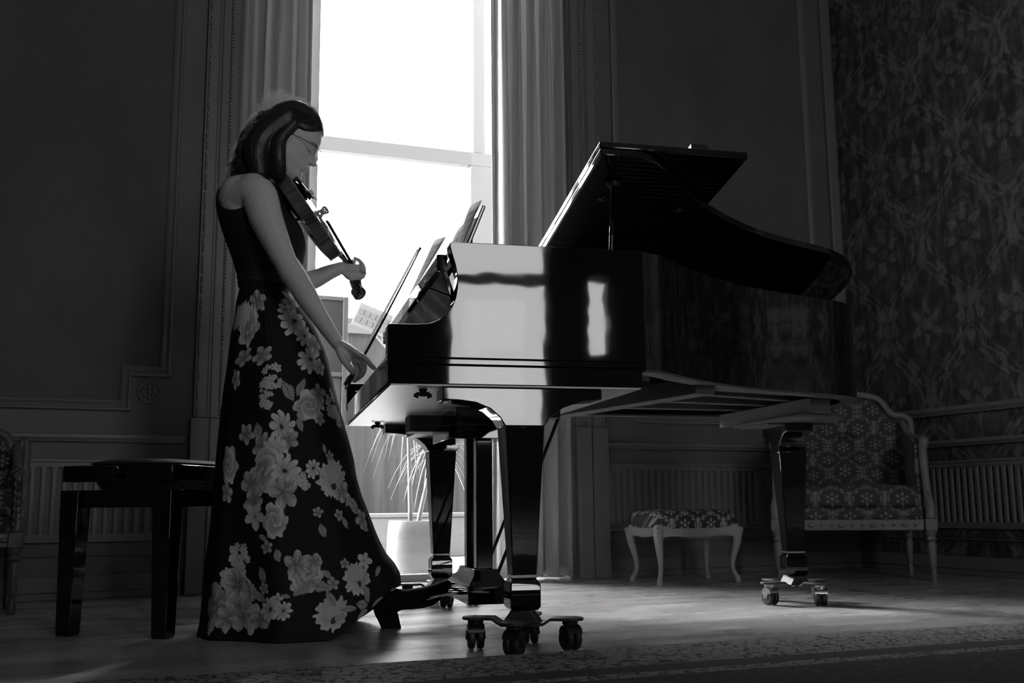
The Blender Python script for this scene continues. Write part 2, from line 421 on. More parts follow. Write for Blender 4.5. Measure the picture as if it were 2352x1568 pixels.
for a, b, ax in ((3.975, RW, 'x'), (.0, 1.76, 'x'), (.02, RD, 'y')):
    m = MB()
    for z0, z1, d in ((.598, .614, .022), (.246, .262, .022), (0, .03, .03), (.03, .10, .018), (.185, .192, .01)):
        if ax == 'x': m.box(a, b, 0, d, z0, z1)
        else: m.box(0, d, a, b, z0, z1)
    k_trim[0] += 0
    o = room(m.build('baseboard_back' if ax == 'x' else 'baseboard_right', M_trim, bevel=.004))

# ------------------------------------------------------------------ curtains
def curtain(t0, t1, d, lab, seed, folds, flare=0.0):
    rnd = random.Random(seed); n = 260; cols = []
    ph = [rnd.uniform(0, 6.28) for _ in range(6)]
    zs = np.linspace(.015, 3.84, 50)
    m = MB(); rings = []
    for z in zs:
        r = []
        k = 1 - z / 3.84
        for i in range(n + 1):
            q = i / n; s = q * folds
            off = .050 * sin(2 * pi * s + ph[0] + .5 * sin(1.1 * z + ph[1])) + .014 * sin(2 * pi * s * 2.3 + ph[2] + .4 * z) + .003 * sin(2 * pi * s * 5.1 + ph[3] - .6 * z)
            sh = .016 * sin(2 * pi * s * 1.0 + ph[4] + .6 * z * .5) + .02 * sin(.9 * z + ph[5]) * q * (1 - q) * 2
            r.append(Vector((t0 + (t1 - t0) * q + sh * (1 if 0 < i < n else 0), d + off * (.8 + .35 * k), z)))
        rings.append(r)
    m.loft(rings, False, False)
    o = m.build('window_curtain', M_curtain, smooth=True)
    sm = o.modifiers.new('thickness', 'SOLIDIFY'); sm.thickness = .004
    o.matrix_world = ROOM
    tag(o, lab, 'curtain', 'floor-length curtains at the tall window'); return o
curtain(3.435, 3.79, -.10, 'grey floor-length curtain hanging behind the violinist at the left of the window', 3, 4.4)
curtain(1.945, 2.365, -.10, 'grey floor-length curtain hanging behind the piano at the right of the window', 8, 4.6)
# ------------------------------------------------------------------ terrace outside the window
M_conc = mat('terrace_paving', .42, .8); _v = coords(M_conc); L(M_conc, ramp(M_conc, noise(M_conc, _v, 2, 5), [(.3, .34), (.7, .46)]), bsdf(M_conc).inputs['Base Color'])
M_fence = mat('weathered_screen', .1, .8); _v = coords(M_fence, scale=(7, 7, .35)); L(M_fence, ramp(M_fence, noise(M_fence, _v, 2.0, 5, .6), [(.35, .008), (.5, .015), (.65, .03)]), bsdf(M_fence).inputs['Base Color'])
M_pot = mat('pale_pot', .08, .6)
M_leaf = mat('grass_leaf', .06, .5); M_stem = mat('plant_stem', .08, .7)
M_dark = mat('dark_board', .012, .5)
M_pale = mat('pale_paint', .05, .5)
room(MB().box(-3, 9, -9, -.46, -.10, -.02).build('terrace_floor', M_conc))
o = room(MB().box(-3, 9, -4.3, -4.1, -.02, 1.95).build('screen_wall', M_fence), None)
tag(o, 'streaky grey garden wall closing the terrace outside the window', 'wall')
o = room(MB().box(-3, 9, -3.2, -3.0, -.02, .30).box(-3, 9, -3.22, -2.98, .30, .335).build('low_wall', M_pale, bevel=.01), None)
tag(o, 'low wall with a coping behind the potted plant outside', 'wall')
o = room(MB().box(-3, 9, -4.4, -4.05, 1.95, 2.03).box(-3, 9, -4.3, -4.12, 2.06, 2.10).build('wall_coping', M_pale), None)
tag(o, 'pale coping rail topping the grey garden wall', 'coping')
# tall dark board in a pale frame seen left of the bow
e = empty('door_leaf', (0, 0, 0), 0, 'tall dark panel in a pale frame outside, left of the bow', 'panel'); e.matrix_world = ROOM
MB().box(3.05, 3.50, -.80, -.77, 1.155, 1.575).build('dark_panel', M_dark, e)
MB().box(3.018, 3.05, -.81, -.76, -.02, 1.60).box(3.50, 3.54, -.81, -.76, -.02, 1.60).box(3.05, 3.50, -.81, -.76, 1.575, 1.60).box(3.05, 3.50, -.81, -.76, 1.130, 1.155).box(3.05, 3.50, -.795, -.78, .0, 1.13).build('panel_frame', M_pale, e, bevel=.004)
# tilted slatted board leaning outside
e = empty('tilted_board', (0, 0, 0), 0, 'pale tilted slatted board on a strut outside, behind the bow', 'board')
c0 = atY(855, 735, 7.6)
Mx = Matrix.Translation(c0) @ Matrix.Rotation(radians(24), 4, 'Y')
m = MB().xbox(Mx, -.13, .13, -.02, .02, -.09, .09); m.build('board', M_pale, e, bevel=.004)
m = MB()
for r_ in range(2):
    for k in range(5): m.xbox(Mx, -.115 + k * .048, -.075 + k * .048, -.026, -.018, -.055 + r_ * .06, -.015 + r_ * .06)
m.build('slot', mat('grey_slots', .03, .6), e)
MB().tube([atY(835, 735, 7.62), atY(960, 880, 7.62)], .016, 8).build('strut', M_pale, e)

# window transom, mullion and stile, moved outside so the sky brightens them
M_outset = mat('outset_frame_paint', .05, .5)
e = empty('outset_window_frame', (0, 0, 0), 0, 'pale transom and posts of the window, set outside to catch sky light', 'frame')
A_, B_ = atY(700, 310, 7.55), atY(1190, 367, 8.15); B_.z = A_.z; hgt = 34 / FPX * 7.7
d_ = (B_ - A_).normalized(); nrm = Vector((-d_.y, d_.x, 0)) * .04
def outset_bar(a, b, z0, z1, name):
    MB().add([(*(a - nrm).xy, z0), (*(b - nrm).xy, z0), (*(b + nrm).xy, z0), (*(a + nrm).xy, z0), (*(a - nrm).xy, z1), (*(b - nrm).xy, z1), (*(b + nrm).xy, z1), (*(a + nrm).xy, z1)],
             [(0, 3, 2, 1), (4, 5, 6, 7), (0, 1, 5, 4), (1, 2, 6, 5), (2, 3, 7, 6), (3, 0, 4, 7)]).build(name, M_outset, e, bevel=.004)
outset_bar(A_ - d_ * 1.2, B_ + d_ * 1.2, A_.z - hgt, A_.z, 'crossbar')
def on_bar(px): 
    q = min([i / 400 for i in range(401)], key=lambda q: abs((lambda v: CX + FPX * v.dot(RGT) / v.dot(FWD))(A_ + (B_ - A_) * q - CAMP) - px)); return A_ + (B_ - A_) * q
outset_bar(on_bar(1083), on_bar(1110), A_.z, 4.6, 'upper_post'); outset_bar(on_bar(1077), on_bar(1137), 0, A_.z - hgt, 'lower_post')

def planter(loc, r, h, label, stems, seed, leaves=26, L0=.35):
    e = empty('potted_plant', loc, .35, label, 'potted plant'); rnd = random.Random(seed)
    m = MB(); rings = []
    for z, k in ((0, .74), (.01, .78), (h * .15, .90), (h * .45, 1.0), (h * .8, .97), (h * .98, .93), (h, .90), (h, .80), (h * .9, .80)):
        rings.append([Vector((r * k * (abs(cos(a)) ** .55) * (1 if cos(a) > 0 else -1), r * k * (abs(sin(a)) ** .55) * (1 if sin(a) > 0 else -1), z)) for a in [2 * pi * i / 40 for i in range(40)]])
    m.loft(rings); m.build('pot', M_pot, e, smooth='auto')
    for (sx, sy, tx, ty, th) in stems:
        p = [Vector((sx + (tx - sx) * q ** 1.2, sy + (ty - sy) * q, h * .9 + (th - h * .9) * q)) for q in [i / 8 for i in range(9)]]
        MB().tube(p, [.014 - .004 * i / 8 for i in range(9)], 8).build('stem', M_stem, e, smooth=True)
        m = MB()
        for i in range(leaves):
            a = rnd.uniform(0, 2 * pi); ll = L0 * rnd.uniform(.6, 1.15); up = rnd.uniform(.15, .9)
            b = Vector((tx, ty, th)) + Vector((0, 0, rnd.uniform(-.03, .03))); d = Vector((cos(a), sin(a), 0)); pts = []
            for k in range(8):
                q = k / 7; pts.append(b + d * ll * q * .75 + Vector((0, 0, ll * (up * q - 1.25 * q * q))))
            side = Vector((-d.y, d.x, 0)); R = []
            for k, p_ in enumerate(pts):
                w = .006 * (sin(pi * min(1, .15 + k / 7 * .85)) + .05)
                R.append([p_ - side * w, p_ + Vector((0, 0, .002)), p_ + side * w, p_ - Vector((0, 0, .001))])
            m.loft(R)
        m.build('leaf_crown', M_leaf, e, smooth=True)
    return e
g = gnd(950, 1322); g.z = -.02
planter(g, .145, .33, 'square white pot with grass-like palm standing outside the window', [(-.02, 0, -.04, 0, .95), (.03, .02, .14, .05, .72)], 5)
# ------------------------------------------------------------------ grand piano (local: x = length, y = across to the bass side)
M_lac = mat('black_lacquer', .002, .03, ior=1.62)
bump(M_lac, noise(M_lac, coords(M_lac), 5.5, 2, .5), .05, .010)
M_lacm = mat('satin_black', .012, .35)
M_wood = mat('pale_beech', .36, .32, spec=.7)
_v = coords(M_wood, scale=(2, 22, 8)); L(M_wood, ramp(M_wood, noise(M_wood, _v, 3, 5, .6), [(.3, .48), (.7, .68)]), bsdf(M_wood).inputs['Base Color'])
M_woodd = mat('plain_spruce', .20, .6)
_v = coords(M_woodd, scale=(3, 25, 25)); L(M_woodd, ramp(M_woodd, noise(M_woodd, _v, 3, 5, .6), [(.3, .05), (.7, .10)]), bsdf(M_woodd).inputs['Base Color'])
M_brass = mat('polished_brass', .75, .18, metal=1)
M_iron = mat('iron_frame', .25, .45, metal=.6)
M_ivory = mat('ivory_keys', .75, .25)
M_felt = mat('dark_felt', .01, .95)
PA = .234; PP = Vector((-.339, 2.793, 0))
piano = empty('grand_piano', PP, PA, 'black lacquered grand piano with its lid propped low in front of the window', 'piano')
PM = Matrix.Translation(PP) @ Matrix.Rotation(PA, 4, 'Z')
W = 1.50
# near and far sides (cheek with scooped arm + straight side), rim, tail
arm = [(0, .797), (0, .884), (.003, .888), (.085, .889), (.115, .892), (.140, .902), (.162, .920), (.178, .942), (.188, .968), (.193, 1.0), (.193, 1.03), (.187, 1.06), (.178, 1.09), (.172, 1.112), (.172, 1.124), (.175, 1.127), (.745, 1.127), (.745, .797)]
MB().prism(arm, 0, .055).build('treble_cheek', M_lac, piano, bevel=.003, seg=3)
MB().prism(arm, W - .055, W).build('bass_cheek', M_lac, piano, bevel=.003, seg=3)
bent = [(.745, 0), (.80, .025), (.87, .085), (.95, .163), (1.10, .281), (1.28, .395), (1.444, .466), (1.59, .520), (1.70, .565), (1.79, .622), (1.86, .71), (1.90, .83), (1.915, .98), (1.91, 1.15), (1.89, 1.30), (1.84, 1.42), (1.75, 1.48), (1.60, 1.50), (1.2, 1.50), (.745, 1.50)]
bc = catmull(bent[:-2], 6) + [np.array(bent[-2]), np.array(bent[-1])]
def offset_curve(pts, d):
    out = []
    for i, p in enumerate(pts):
        a = pts[max(i - 1, 0)]; b = pts[min(i + 1, len(pts) - 1)]; t = np.array(b) - np.array(a); t /= np.linalg.norm(t)
        out.append(np.array(p) + np.array((-t[1], t[0])) * d)
    return out
inner = offset_curve(bc, .062)
m = MB(); R = []
for o_, i_ in zip(bc, inner):
    R.append([Vector((o_[0], o_[1], .777)), Vector((o_[0], o_[1], 1.124)), Vector((o_[0] + (i_[0] - o_[0]) * .05, o_[1] + (i_[1] - o_[1]) * .05, 1.127)), Vector((i_[0], i_[1], 1.127)), Vector((i_[0], i_[1], .777))])
m.loft(R); m.build('bentside_rim', M_lac, piano, smooth='auto')
m = MB(); R = []
for o_, i_ in zip(bc, inner): R.append([Vector((o_[0], o_[1], .7765)), Vector((i_[0], i_[1], .7765)), Vector((i_[0], i_[1], .770)), Vector((o_[0] + (i_[0] - o_[0]) * .03, o_[1] + (i_[1] - o_[1]) * .03, .770))])
m.loft(R); m.build('rim_underside', M_woodd, piano, smooth='auto')
for v_ in (0, W - .055): MB().box(0, .745, v_, v_ + .055, .7775, .7965).build('side_moulding', M_lac, piano, bevel=.0035)
for v_ in (.002, W - .06): MB().box(.006, .735, v_, v_ + .058, .724, .7765).build('keybed_side', M_lac, piano, bevel=.002)
MB().box(.002, .024, .004, W - .004, .724, .808).build('keyslip', M_lac, piano, bevel=.006, seg=3)
MB().box(.010, .73, .006, W - .006, .7195, .7242).build('keybed_underside', M_wood, piano)
MB().box(.024, .73, .06, W - .06, .7243, .77).build('keybed', M_felt, piano)
for v_ in (.056, W - .135): MB().box(.024, .20, v_, v_ + .079, .77, .85).build('key_block', M_lac, piano, bevel=.006, seg=3)
m = MB(); kw = (W - .27 - .004) / 52
for k in range(52): m.box(.028, .19, .1365 + k * kw, .1365 + (k + 1) * kw - .0012, .785, .812)
m.build('white_keys', M_ivory, piano, bevel=.001, seg=1)
m = MB(); pat = [1, 0, 1, 1, 0, 1, 1]  # A# . C# D# . F# G#
for k in range(51):
    if pat[k % 7]: m.prism([(.078, .812), (.082, .824), (.19, .824), (.19, .812)], .1365 + (k + 1) * kw - .0055, .1365 + (k + 1) * kw + .0045)
m.build('black_keys', M_lac, piano, bevel=.001, seg=1)
fb = [(.145, 1.098), (.148, 1.101), (.170, 1.101), (.172, 1.06), (.192, 1.0), (.21, .92), (.214, .83), (.204, .83), (.198, .91), (.181, .985), (.158, 1.052), (.145, 1.058)]
MB().prism(fb, .058, W - .058).build('fallboard', M_lac, piano, bevel=.002)
for v_ in (.057, W - .07): MB().box(.1445, .174, v_, v_ + .013, 1.054, 1.103).build('fallboard_end', M_lac, piano, bevel=.002)
MB().box(.20, .30, .056, W - .056, 1.085, 1.118).build('desk_shelf', M_lac, piano, bevel=.003)
MB().prism([(p[0], p[1]) for p in ([(.30, .06)] + [tuple(q) for q in inner[2:-2]] + [(.30, W - .06)])], .96, .975, 'z').build('iron_plate', M_iron, piano)
m = MB()
for k in range(60):
    v0 = .12 + k * .022; ok_ = [p[0] for p in inner if p[1] <= v0 - .03 and p[0] <= 1.72]
    s1 = max(ok_) if ok_ else .70
    m.tube([(.36, v0, .992), (s1, v0, .992)], .0009, 4)
m.build('strings', M_brass, piano)
# music desk and sheets
DS = Matrix.Translation((.250, 0, 1.119)) @ Matrix.Rotation(radians(21.5), 4, 'Y')   # local z runs up the leaning desk
m = MB().xbox(DS, 0, .013, .36, 1.16, 0, .248); m.build('music_desk', M_lac, piano, bevel=.004)
MB().xbox(DS, -.022, 0, .36, 1.16, 0, .010).build('desk_ledge', M_lac, piano, bevel=.002)
for v_ in (.5, 1.0): MB().tube([(.335, v_, 1.10), (.33, v_, 1.27)], .006, 8).build('desk_strut', M_brass, piano)
# lid on the short stick
LA = radians(11)
LM = Matrix(((1, 0, 0, 0), (0, -cos(LA), sin(LA), W + .008), (0, sin(LA), cos(LA), 1.131), (0, 0, 0, 1)))
# LM maps (s, d, up): d from the hinge toward the treble side
lt = .024
lid = [(.63, 0), (.63, 1.515), (.76, 1.515), (.82, 1.488), (.88, 1.43), (.96, 1.345), (1.05, 1.262), (1.15, 1.182), (1.28, 1.098), (1.40, 1.038), (1.54, .985), (1.66, .948), (1.76, .905), (1.85, .835), (1.915, .74), (1.955, .60), (1.965, .45), (1.955, .28), (1.92, .15), (1.86, .06), (1.76, .012), (1.65, 0)]
lc = [np.array(lid[0]), np.array(lid[1])] + catmull(lid[2:-1], 5) + [np.array(lid[-1])]
MB().prism([tuple(p) for p in lc], 0, lt, 'z', LM).build('main_lid', M_lac, piano, bevel=.004, seg=3)
MB().prism([(.632, .004), (.632, 1.512), (1.112, 1.512), (1.112, .004)], lt + .004, lt * 2 + .002, 'z', LM).build('front_lid_flap', M_lac, piano, bevel=.004, seg=3)
for d in (.15, .5, .9, 1.3): MB().xbox(LM, .628, .6318, d, d + .1, lt - .002, lt + .006).build('lid_hinge', M_brass, piano)
MB().xbox(LM, .93, .985, 1.455, 1.505, lt * 2 + .002, lt * 2 + .022).build('lid_rest_block', M_lacm, piano, bevel=.003)
for s_, d_ in ((.72, 1.25), (.70, .75), (1.0, 1.2)): MB().ball(LM @ Vector((s_, d_, -.002)), .016, 6, (1, 1, .5)).build('lid_bumper', M_lacm, piano, smooth=True)
MB().tube([(.705, .19, 1.0), (.716, .165, 1.378)], .0075, 10).build('lid_prop', M_lac, piano, smooth=True)
MB().lathe([(.02, -.012), (.024, 0), (.012, .004), (.001, .004)], 16, Matrix.Translation((.716, .165, 1.385))).build('prop_cup', M_lacm, piano, smooth='auto')
# underside framing
m = MB()
def beam(m, a, b, w, z0, z1):
    a = Vector((a[0], a[1], 0)); b = Vector((b[0], b[1], 0)); t = (b - a).normalized(); n = Vector((-t.y, t.x, 0)) * w / 2
    m.add([(*(a - n).xy, z0), (*(a + n).xy, z0), (*(b + n).xy, z0), (*(b - n).xy, z0), (*(a - n).xy, z1), (*(a + n).xy, z1), (*(b + n).xy, z1), (*(b - n).xy, z1)],
          [(0, 3, 2, 1), (4, 5, 6, 7), (0, 1, 5, 4), (1, 2, 6, 5), (2, 3, 7, 6), (3, 0, 4, 7)])
beam(m, (1.06, .30), (.80, 1.43), .075, .742, .80); m.build('belly_beam', M_woodd, piano, bevel=.003)
for a, b in (((.98, .55), (1.80, .86)), ((.93, .85), (1.82, 1.02)), ((.88, 1.15), (1.82, 1.22)), ((1.02, .42), (1.5, .58))):
    m = MB(); beam(m, a, b, .045, .775, .85); m.build('floor_beam', M_woodd, piano, bevel=.003)
m = MB(); beam(m, (1.665, .64), (1.65, 1.40), .08, .718, .775); m.build('tail_beam', M_woodd, piano, bevel=.003)
MB().prism([(p[0], p[1]) for p in [tuple(q) for q in inner[1:-1]]] + [(.74, .06)], .885, .895, 'z').build('soundboard', M_felt, piano)
tailpl = [(1.60, .66), (1.74, .66), (1.80, .70), (1.84, .80), (1.855, .95), (1.85, 1.12), (1.82, 1.25), (1.60, 1.25)]
MB().prism(catmull(tailpl[1:-1], 5) + [tailpl[-1], tailpl[0]], .704, .718, 'z').build('tail_plate', M_woodd, piano, bevel=.002)
# legs
def leg(name, c, v, flip=1, rot=False):
    """leg with crown bracket; c = s centre, v = across centre"""
    e = bpy.data.objects.new(name, None); COL.objects.link(e); e.parent = piano; e.location = (c, v, 0)
    if rot: e.rotation_euler = (0, 0, radians(rot))
    h = .054
    m = MB(); prof = [(-.234, .7195), (-.234, .684), (-.185, .682), (-.14, .676), (-.10, .660), (-.073, .637), (-.057, .612), (.057, .612), (.073, .637), (.112, .665), (.17, .685), (.228, .690), (.228, .7195)]
    if rot: prof = [(x * .62 if abs(x) > .06 else x, z - (.02 if z < .7 else .016)) for x, z in prof]
    m.prism(prof, -h, h); m.build('leg_crown', M_lac, e, bevel=.003, smooth='auto')
    zt = .595 if rot else .612
    R = []
    for z, w in ((zt, .056), (.205, .034), (.192, .034), (.178, .043), (.118, .043), (.108, .036)):
        R.append([Vector((-w, -w, z)), Vector((w, -w, z)), Vector((w, w, z)), Vector((-w, w, z))])
    MB().loft(R[:3]).build('leg_shaft', M_lac, e, bevel=.003)
    MB().loft(R[2:]).build('leg_foot', M_lac, e, bevel=.003)
    MB().box(-.0355, .0355, -.0355, .0355, .196, .203).build('foot_band', M_brass, e)
    return e
leg('leg', .390, .078)
leg('leg', .385, W - .062)
leg('leg', 1.745, 1.05, rot=-98)
MB().box(1.60, 1.86, .93, 1.17, .696, .704).build('tail_leg_plate', M_woodd, piano, bevel=.002)
# wing nuts under the keybed
for v_ in (.10, 1.31):
    m = MB(); c = Vector((.112, v_, .7035))
    for s_ in (-1, 1):
        m.tube([c + Vector((s_ * .006, 0, .002)), c + Vector((s_ * .014, 0, .003)), c + Vector((s_ * .019, 0, -.003)), c + Vector((s_ * .021, 0, -.008))], [.005, .006, .0085, .006], 8)
    m.lathe([(.009, -.004), (.009, .008), (.013, .016)], 12, Matrix.Translation(c))
    m.build('wing_nut', M_lacm, piano, smooth=True)
# lyre
ly = bpy.data.objects.new('pedal_lyre', None); COL.objects.link(ly); ly.parent = piano; ly.location = (.40, .75, 0)
MB().box(-.13, .07, -.17, .17, .612, .66).box(-.10, .06, -.14, .14, .66, .7195).build('lyre_head', M_lac, ly, bevel=.003)
for v_ in (-.085, .085): MB().box(-.026, .030, v_ - .024, v_ + .024, .185, .612).build('lyre_post', M_lac, ly, bevel=.003)
MB().loft([[Vector((x, y, z)) for x, y in ((-a, -b), (c_, -b), (c_, b), (-a, b))] for z, a, b, c_ in ((.078, .045, .15, .05), (.078, .070, .19, .068), (.134, .070, .19, .068), (.140, .064, .185, .064), (.165, .044, .15, .048), (.186, .038, .13, .040))]).build('lyre_box', M_lac, ly, bevel=.002)
for v_ in (-.035, 0, .035): MB().tube([(.012, v_, .18), (.012, v_, .615)], .0035, 8).build('pedal_rod', M_brass, ly, smooth=True)
for v_ in (-.1, .1): MB().tube([(.04, v_, .15), (.27, v_, .70)], .006, 8).build('lyre_brace', M_lacm, ly, smooth=True)
for v_ in (-.085, 0, .085):
    m = MB(); R = []
    for x, w, z in ((-.055, .010, .108), (-.10, .010, .108), (-.13, .014, .106), (-.155, .021, .102), (-.178, .022, .096), (-.190, .014, .092)):
        R.append([Vector((x, v_ + w * cos(a), z + .006 * sin(a))) for a in [2 * pi * k / 12 for k in range(12)]])
    m.loft(R); m.build('pedal', M_brass, ly, smooth=True)
MB().box(.19, .50, .95, 1.07, .66, .7195).build('trap_block', M_woodd, piano, bevel=.002)
MB().box(.60, .66, .60, .90, .685, .7195).build('brace_block', M_lacm, piano, bevel=.004)
MB().box(.24, .40, 1.10, 1.40, .665, .7195).build('trap_lever', M_lacm, piano, bevel=.002)

# sheet music on the desk (top-level: it rests on the piano)
M_sheet = mat('music_paper', .85, .8)
_nt = M_sheet.node_tree
_t = N(M_sheet, 'ShaderNodeBsdfTranslucent'); _t.inputs[0].default_value = (.85, .85, .85, 1); _mx = N(M_sheet, 'ShaderNodeMixShader'); _mx.inputs[0].default_value = .6
L(M_sheet, bsdf(M_sheet).outputs[0], _mx.inputs[1]); L(M_sheet, _t.outputs[0], _mx.inputs[2]); L(M_sheet, _mx.outputs[0], _nt.nodes['Material Output'].inputs[0])
M_ink = mat('printed_staves', .1, .8)
def sheet(v0, v1, off, hh, lean, lab, curl=.02, z0=.012):
    m = MB(); R = []; n = 12
    for i in range(n + 1):
        q = i / n; v_ = v0 + (v1 - v0) * q
        R.append([PM @ DS @ Vector((-off - .030 * lean * (1 - k / 8) - .002 - curl * sin(pi * q) * (k / 8), v_, z0 + hh * k / 8)) for k in range(9)])
    m.loft(R, False, False)
    o = m.build('sheet_music', M_sheet, None, smooth=True)
    s_ = o.modifiers.new('t', 'SOLIDIFY'); s_.thickness = .0008
    tag(o, lab, 'sheet music', 'open music pages on the piano desk')
    ink = MB()
    def ip(q, z_): k = z_ / hh; return PM @ DS @ Vector((-off - .030 * lean * (1 - k) - .0029 - curl * sin(pi * q) * k, v0 + (v1 - v0) * q, z0 + z_))
    for r_ in range(8):
        for st in range(5):
            z_ = hh * (.09 + .108 * r_) + st * .0024
            ink.loft([[ip(q, z_ - .00022), ip(q, z_ + .00022)] for q in (.08, .3, .5, .7, .92)], False, False)
        rr = random.Random(r_)
        for k_ in range(12):
            q = rr.uniform(.1, .9); z_ = hh * (.09 + .108 * r_) + rr.uniform(0, .01)
            ink.add([ip(q + .006 * cos(a), z_ + .0012 * sin(a)) for a in [2 * pi * i / 8 for i in range(8)]], [tuple(range(8))])
    ink.build('printed_staves', M_ink, o)
sheet(.40, .63, .002, .262, .2, 'music page standing at the near end of the piano desk')
sheet(.635, .86, .004, .250, .6, 'music page leaning in the middle of the piano desk', .01)
sheet(.95, 1.19, .030, .27, 1.3, 'loose drooping music page at the far end of the piano desk, leftmost in view', .03)
# ------------------------------------------------------------------ piano dollies
M_dol = mat('grey_steel', .05, .45, metal=.3); M_rub = mat('black_rubber', .015, .5); M_chr = mat('chrome', .6, .2, metal=1)
def dolly(loc, rz, label, bright=False):
    e = empty('piano_dolly', loc, rz, label, 'dolly', 'caster dollies under the piano legs')
    m = MB().prism([(-.055, -.055), (.055, -.055), (.055, .055), (-.055, .055)], .066, .074, 'z')
    m.build('centre_plate', M_dol, e, bevel=.002)
    m = MB().loft([[Vector((x * a, y * b, z)) for x, y in ((-1, -1), (1, -1), (1, 1), (-1, 1))] for z, a, b in ((.074, .052, .034), (.104, .030, .034), (.1075, .030, .034))])
    m.build('leg_cup', M_dol, e, bevel=.002)
    for k in range(4):
        a = k * pi / 2; Mx = Matrix.Rotation(a, 4, 'Z')
        ol = [(.04, -.030), (.040, .030)]
        m = MB()
        R = [[Mx @ Vector((r, y, z)) for y, z in ((-.034, z0), (.034, z0), (.034, z0 + .008), (-.034, z0 + .008))] for r, z0 in ((.045, .066), (.062, .067), (.082, .080), (.136, .080))]
        m.loft(R)
        m.prism([(.136 + .034 * sin(q), .034 * cos(q)) for q in [pi * i / 12 for i in range(13)]], .080, .088, 'z', Mx)
        m.build('arm_plate', M_dol, e, bevel=.0015)
        # caster
        cpos = Mx @ Vector((.133, 0, 0)); ang = radians(90) + [.15, -.45, .5, -.12][k] - rz
        C_ = Matrix.Translation(cpos) @ Matrix.Rotation(ang, 4, 'Z')
        c = bpy.data.objects.new('caster', None); COL.objects.link(c); c.parent = e; c.matrix_local = C_
        m = MB().lathe([(.018, .066), (.022, .070), (.022, .079), (.014, .080)], 16)
        hood = [(.024 * cos(q) - .002, .046 + .022 * sin(q)) for q in [pi * i / 10 for i in range(11)]] + [(-.012, .040), (.010, .040)]
        m.prism(hood, -.0235, .0235)
        for s_ in (-1, 1): m.prism([(-.008, .026), (.008, .026), (.014, .05), (-.014, .05)], s_ * .0235, s_ * .0265)
        m.tube([(0, -.028, .031), (0, .028, .031)], .005, 8)
        m.build('caster_fork', M_chr if bright else M_lacm, c, smooth='auto')
        for s_ in (-1, 1):
            Wm = Matrix.Translation((0, s_ * .0125, .031)) @ Matrix.Rotation(pi / 2, 4, 'X')
            MB().lathe([(.008, -.0095), (.026, -.0095), (.030, -.006), (.031, 0), (.030, .006), (.026, .0095), (.008, .0095)], 24, Wm).build('wheel', M_rub, c, smooth='auto')
        if k == 0:
            MB().box(.02, .045, -.006, .006, .048, .056).tube([(.038, 0, .05), (.038, 0, .066)], .006, 8).build('brake_lever', M_rub, c, bevel=.001)
    return e
dolly(PM @ Vector((.390, .078, 0)), radians(170), 'caster dolly under the front piano leg, nearest the rug')
dolly(PM @ Vector((.385, W - .062, 0)), radians(15), 'caster dolly under the far front piano leg, beyond the pedals')
dolly(PM @ Vector((1.745, 1.05, 0)), radians(30), 'caster dolly under the tail leg of the piano, by the armchair', True)
# ------------------------------------------------------------------ piano bench
M_cush = mat('bench_leather', .012, .75)
bench = empty('piano_bench', (-1.088, 3.262, 0), radians(-15), 'black lacquered piano bench standing behind the violinist', 'bench')
# local: x along the long side is +y, short side runs to -x
BL, BS = .56, .335
def bleg(x, y):
    m = MB(); sx = -1 if x < -.1 else 1; sy = 1 if y > .1 else -1
    R = []
    for z, w, o in ((.0, .024, .006), (.01, .026, .006), (.452, .0335, 0)):
        cx_, cy_ = x + sx * o * .6 + .0 , y
        R.append([Vector((cx_ - w, cy_ - w, z)), Vector((cx_ + w, cy_ - w, z)), Vector((cx_ + w, cy_ + w, z)), Vector((cx_ - w, cy_ + w, z))])
    m.loft(R); o = m.build('leg', M_lac, bench, bevel=.002); return o
for x in (0, -BS):
    for y in (0.02, BL - .02): bleg(x, y)
for a in ((-BS + .03, -.03, .004, .022), (-BS + .03, -.03, BL - .022, BL - .004)): MB().box(a[0], a[1], a[2], a[3], .397, .452).build('apron', M_lac, bench, bevel=.002)
for a in ((-.018, .0, .05, BL - .05), (-BS, -BS + .018, .05, BL - .05)): MB().box(a[0] + (0.016 if a[0] > -.1 else -.016), a[1] + (0.016 if a[0] > -.1 else -.016), a[2], a[3], .397, .452).build('apron', M_lac, bench, bevel=.002)
MB().prism([(.012, .452), (-BS + .085, .452), (-BS + .060, .478), (.014, .478)], .035, BL - .035).build('lift_mechanism', M_lacm, bench)
MB().box(-BS - .032, .034, -.012, BL + .012, .478, .530).build('seat_frame', M_lac, bench, bevel=.006, seg=3)
m = MB(); R = []
for z, i in ((.530, 0), (.538, .002), (.546, .02), (.552, .055), (.555, .10)):
    x0, x1, y0, y1 = -BS - .014 + i, .018 - i, .008 + i, BL - .008 - i
    R.append([Vector(p) for p in ((x0, y0, z), ((x0 + x1) / 2, y0 - .002, z), (x1, y0, z), (x1 + .002, (y0 + y1) / 2, z), (x1, y1, z), ((x0 + x1) / 2, y1, z), (x0, y1, z), (x0, (y0 + y1) / 2, z))])
m.loft(R); o = m.build('cushion', M_cush, bench, smooth=True); sb = o.modifiers.new('s', 'SUBSURF'); sb.levels = 2; sb.render_levels = 2
Mk = Matrix.Translation((-.165, -.012, .504)) @ Matrix.Rotation(pi / 2, 4, 'X')
MB().lathe([(.008, 0), (.008, .012), (.022, .012), (.025, .018), (.025, .034), (.021, .040), (.008, .041)], 28, Mk).build('height_knob', M_lac, bench, smooth='auto')

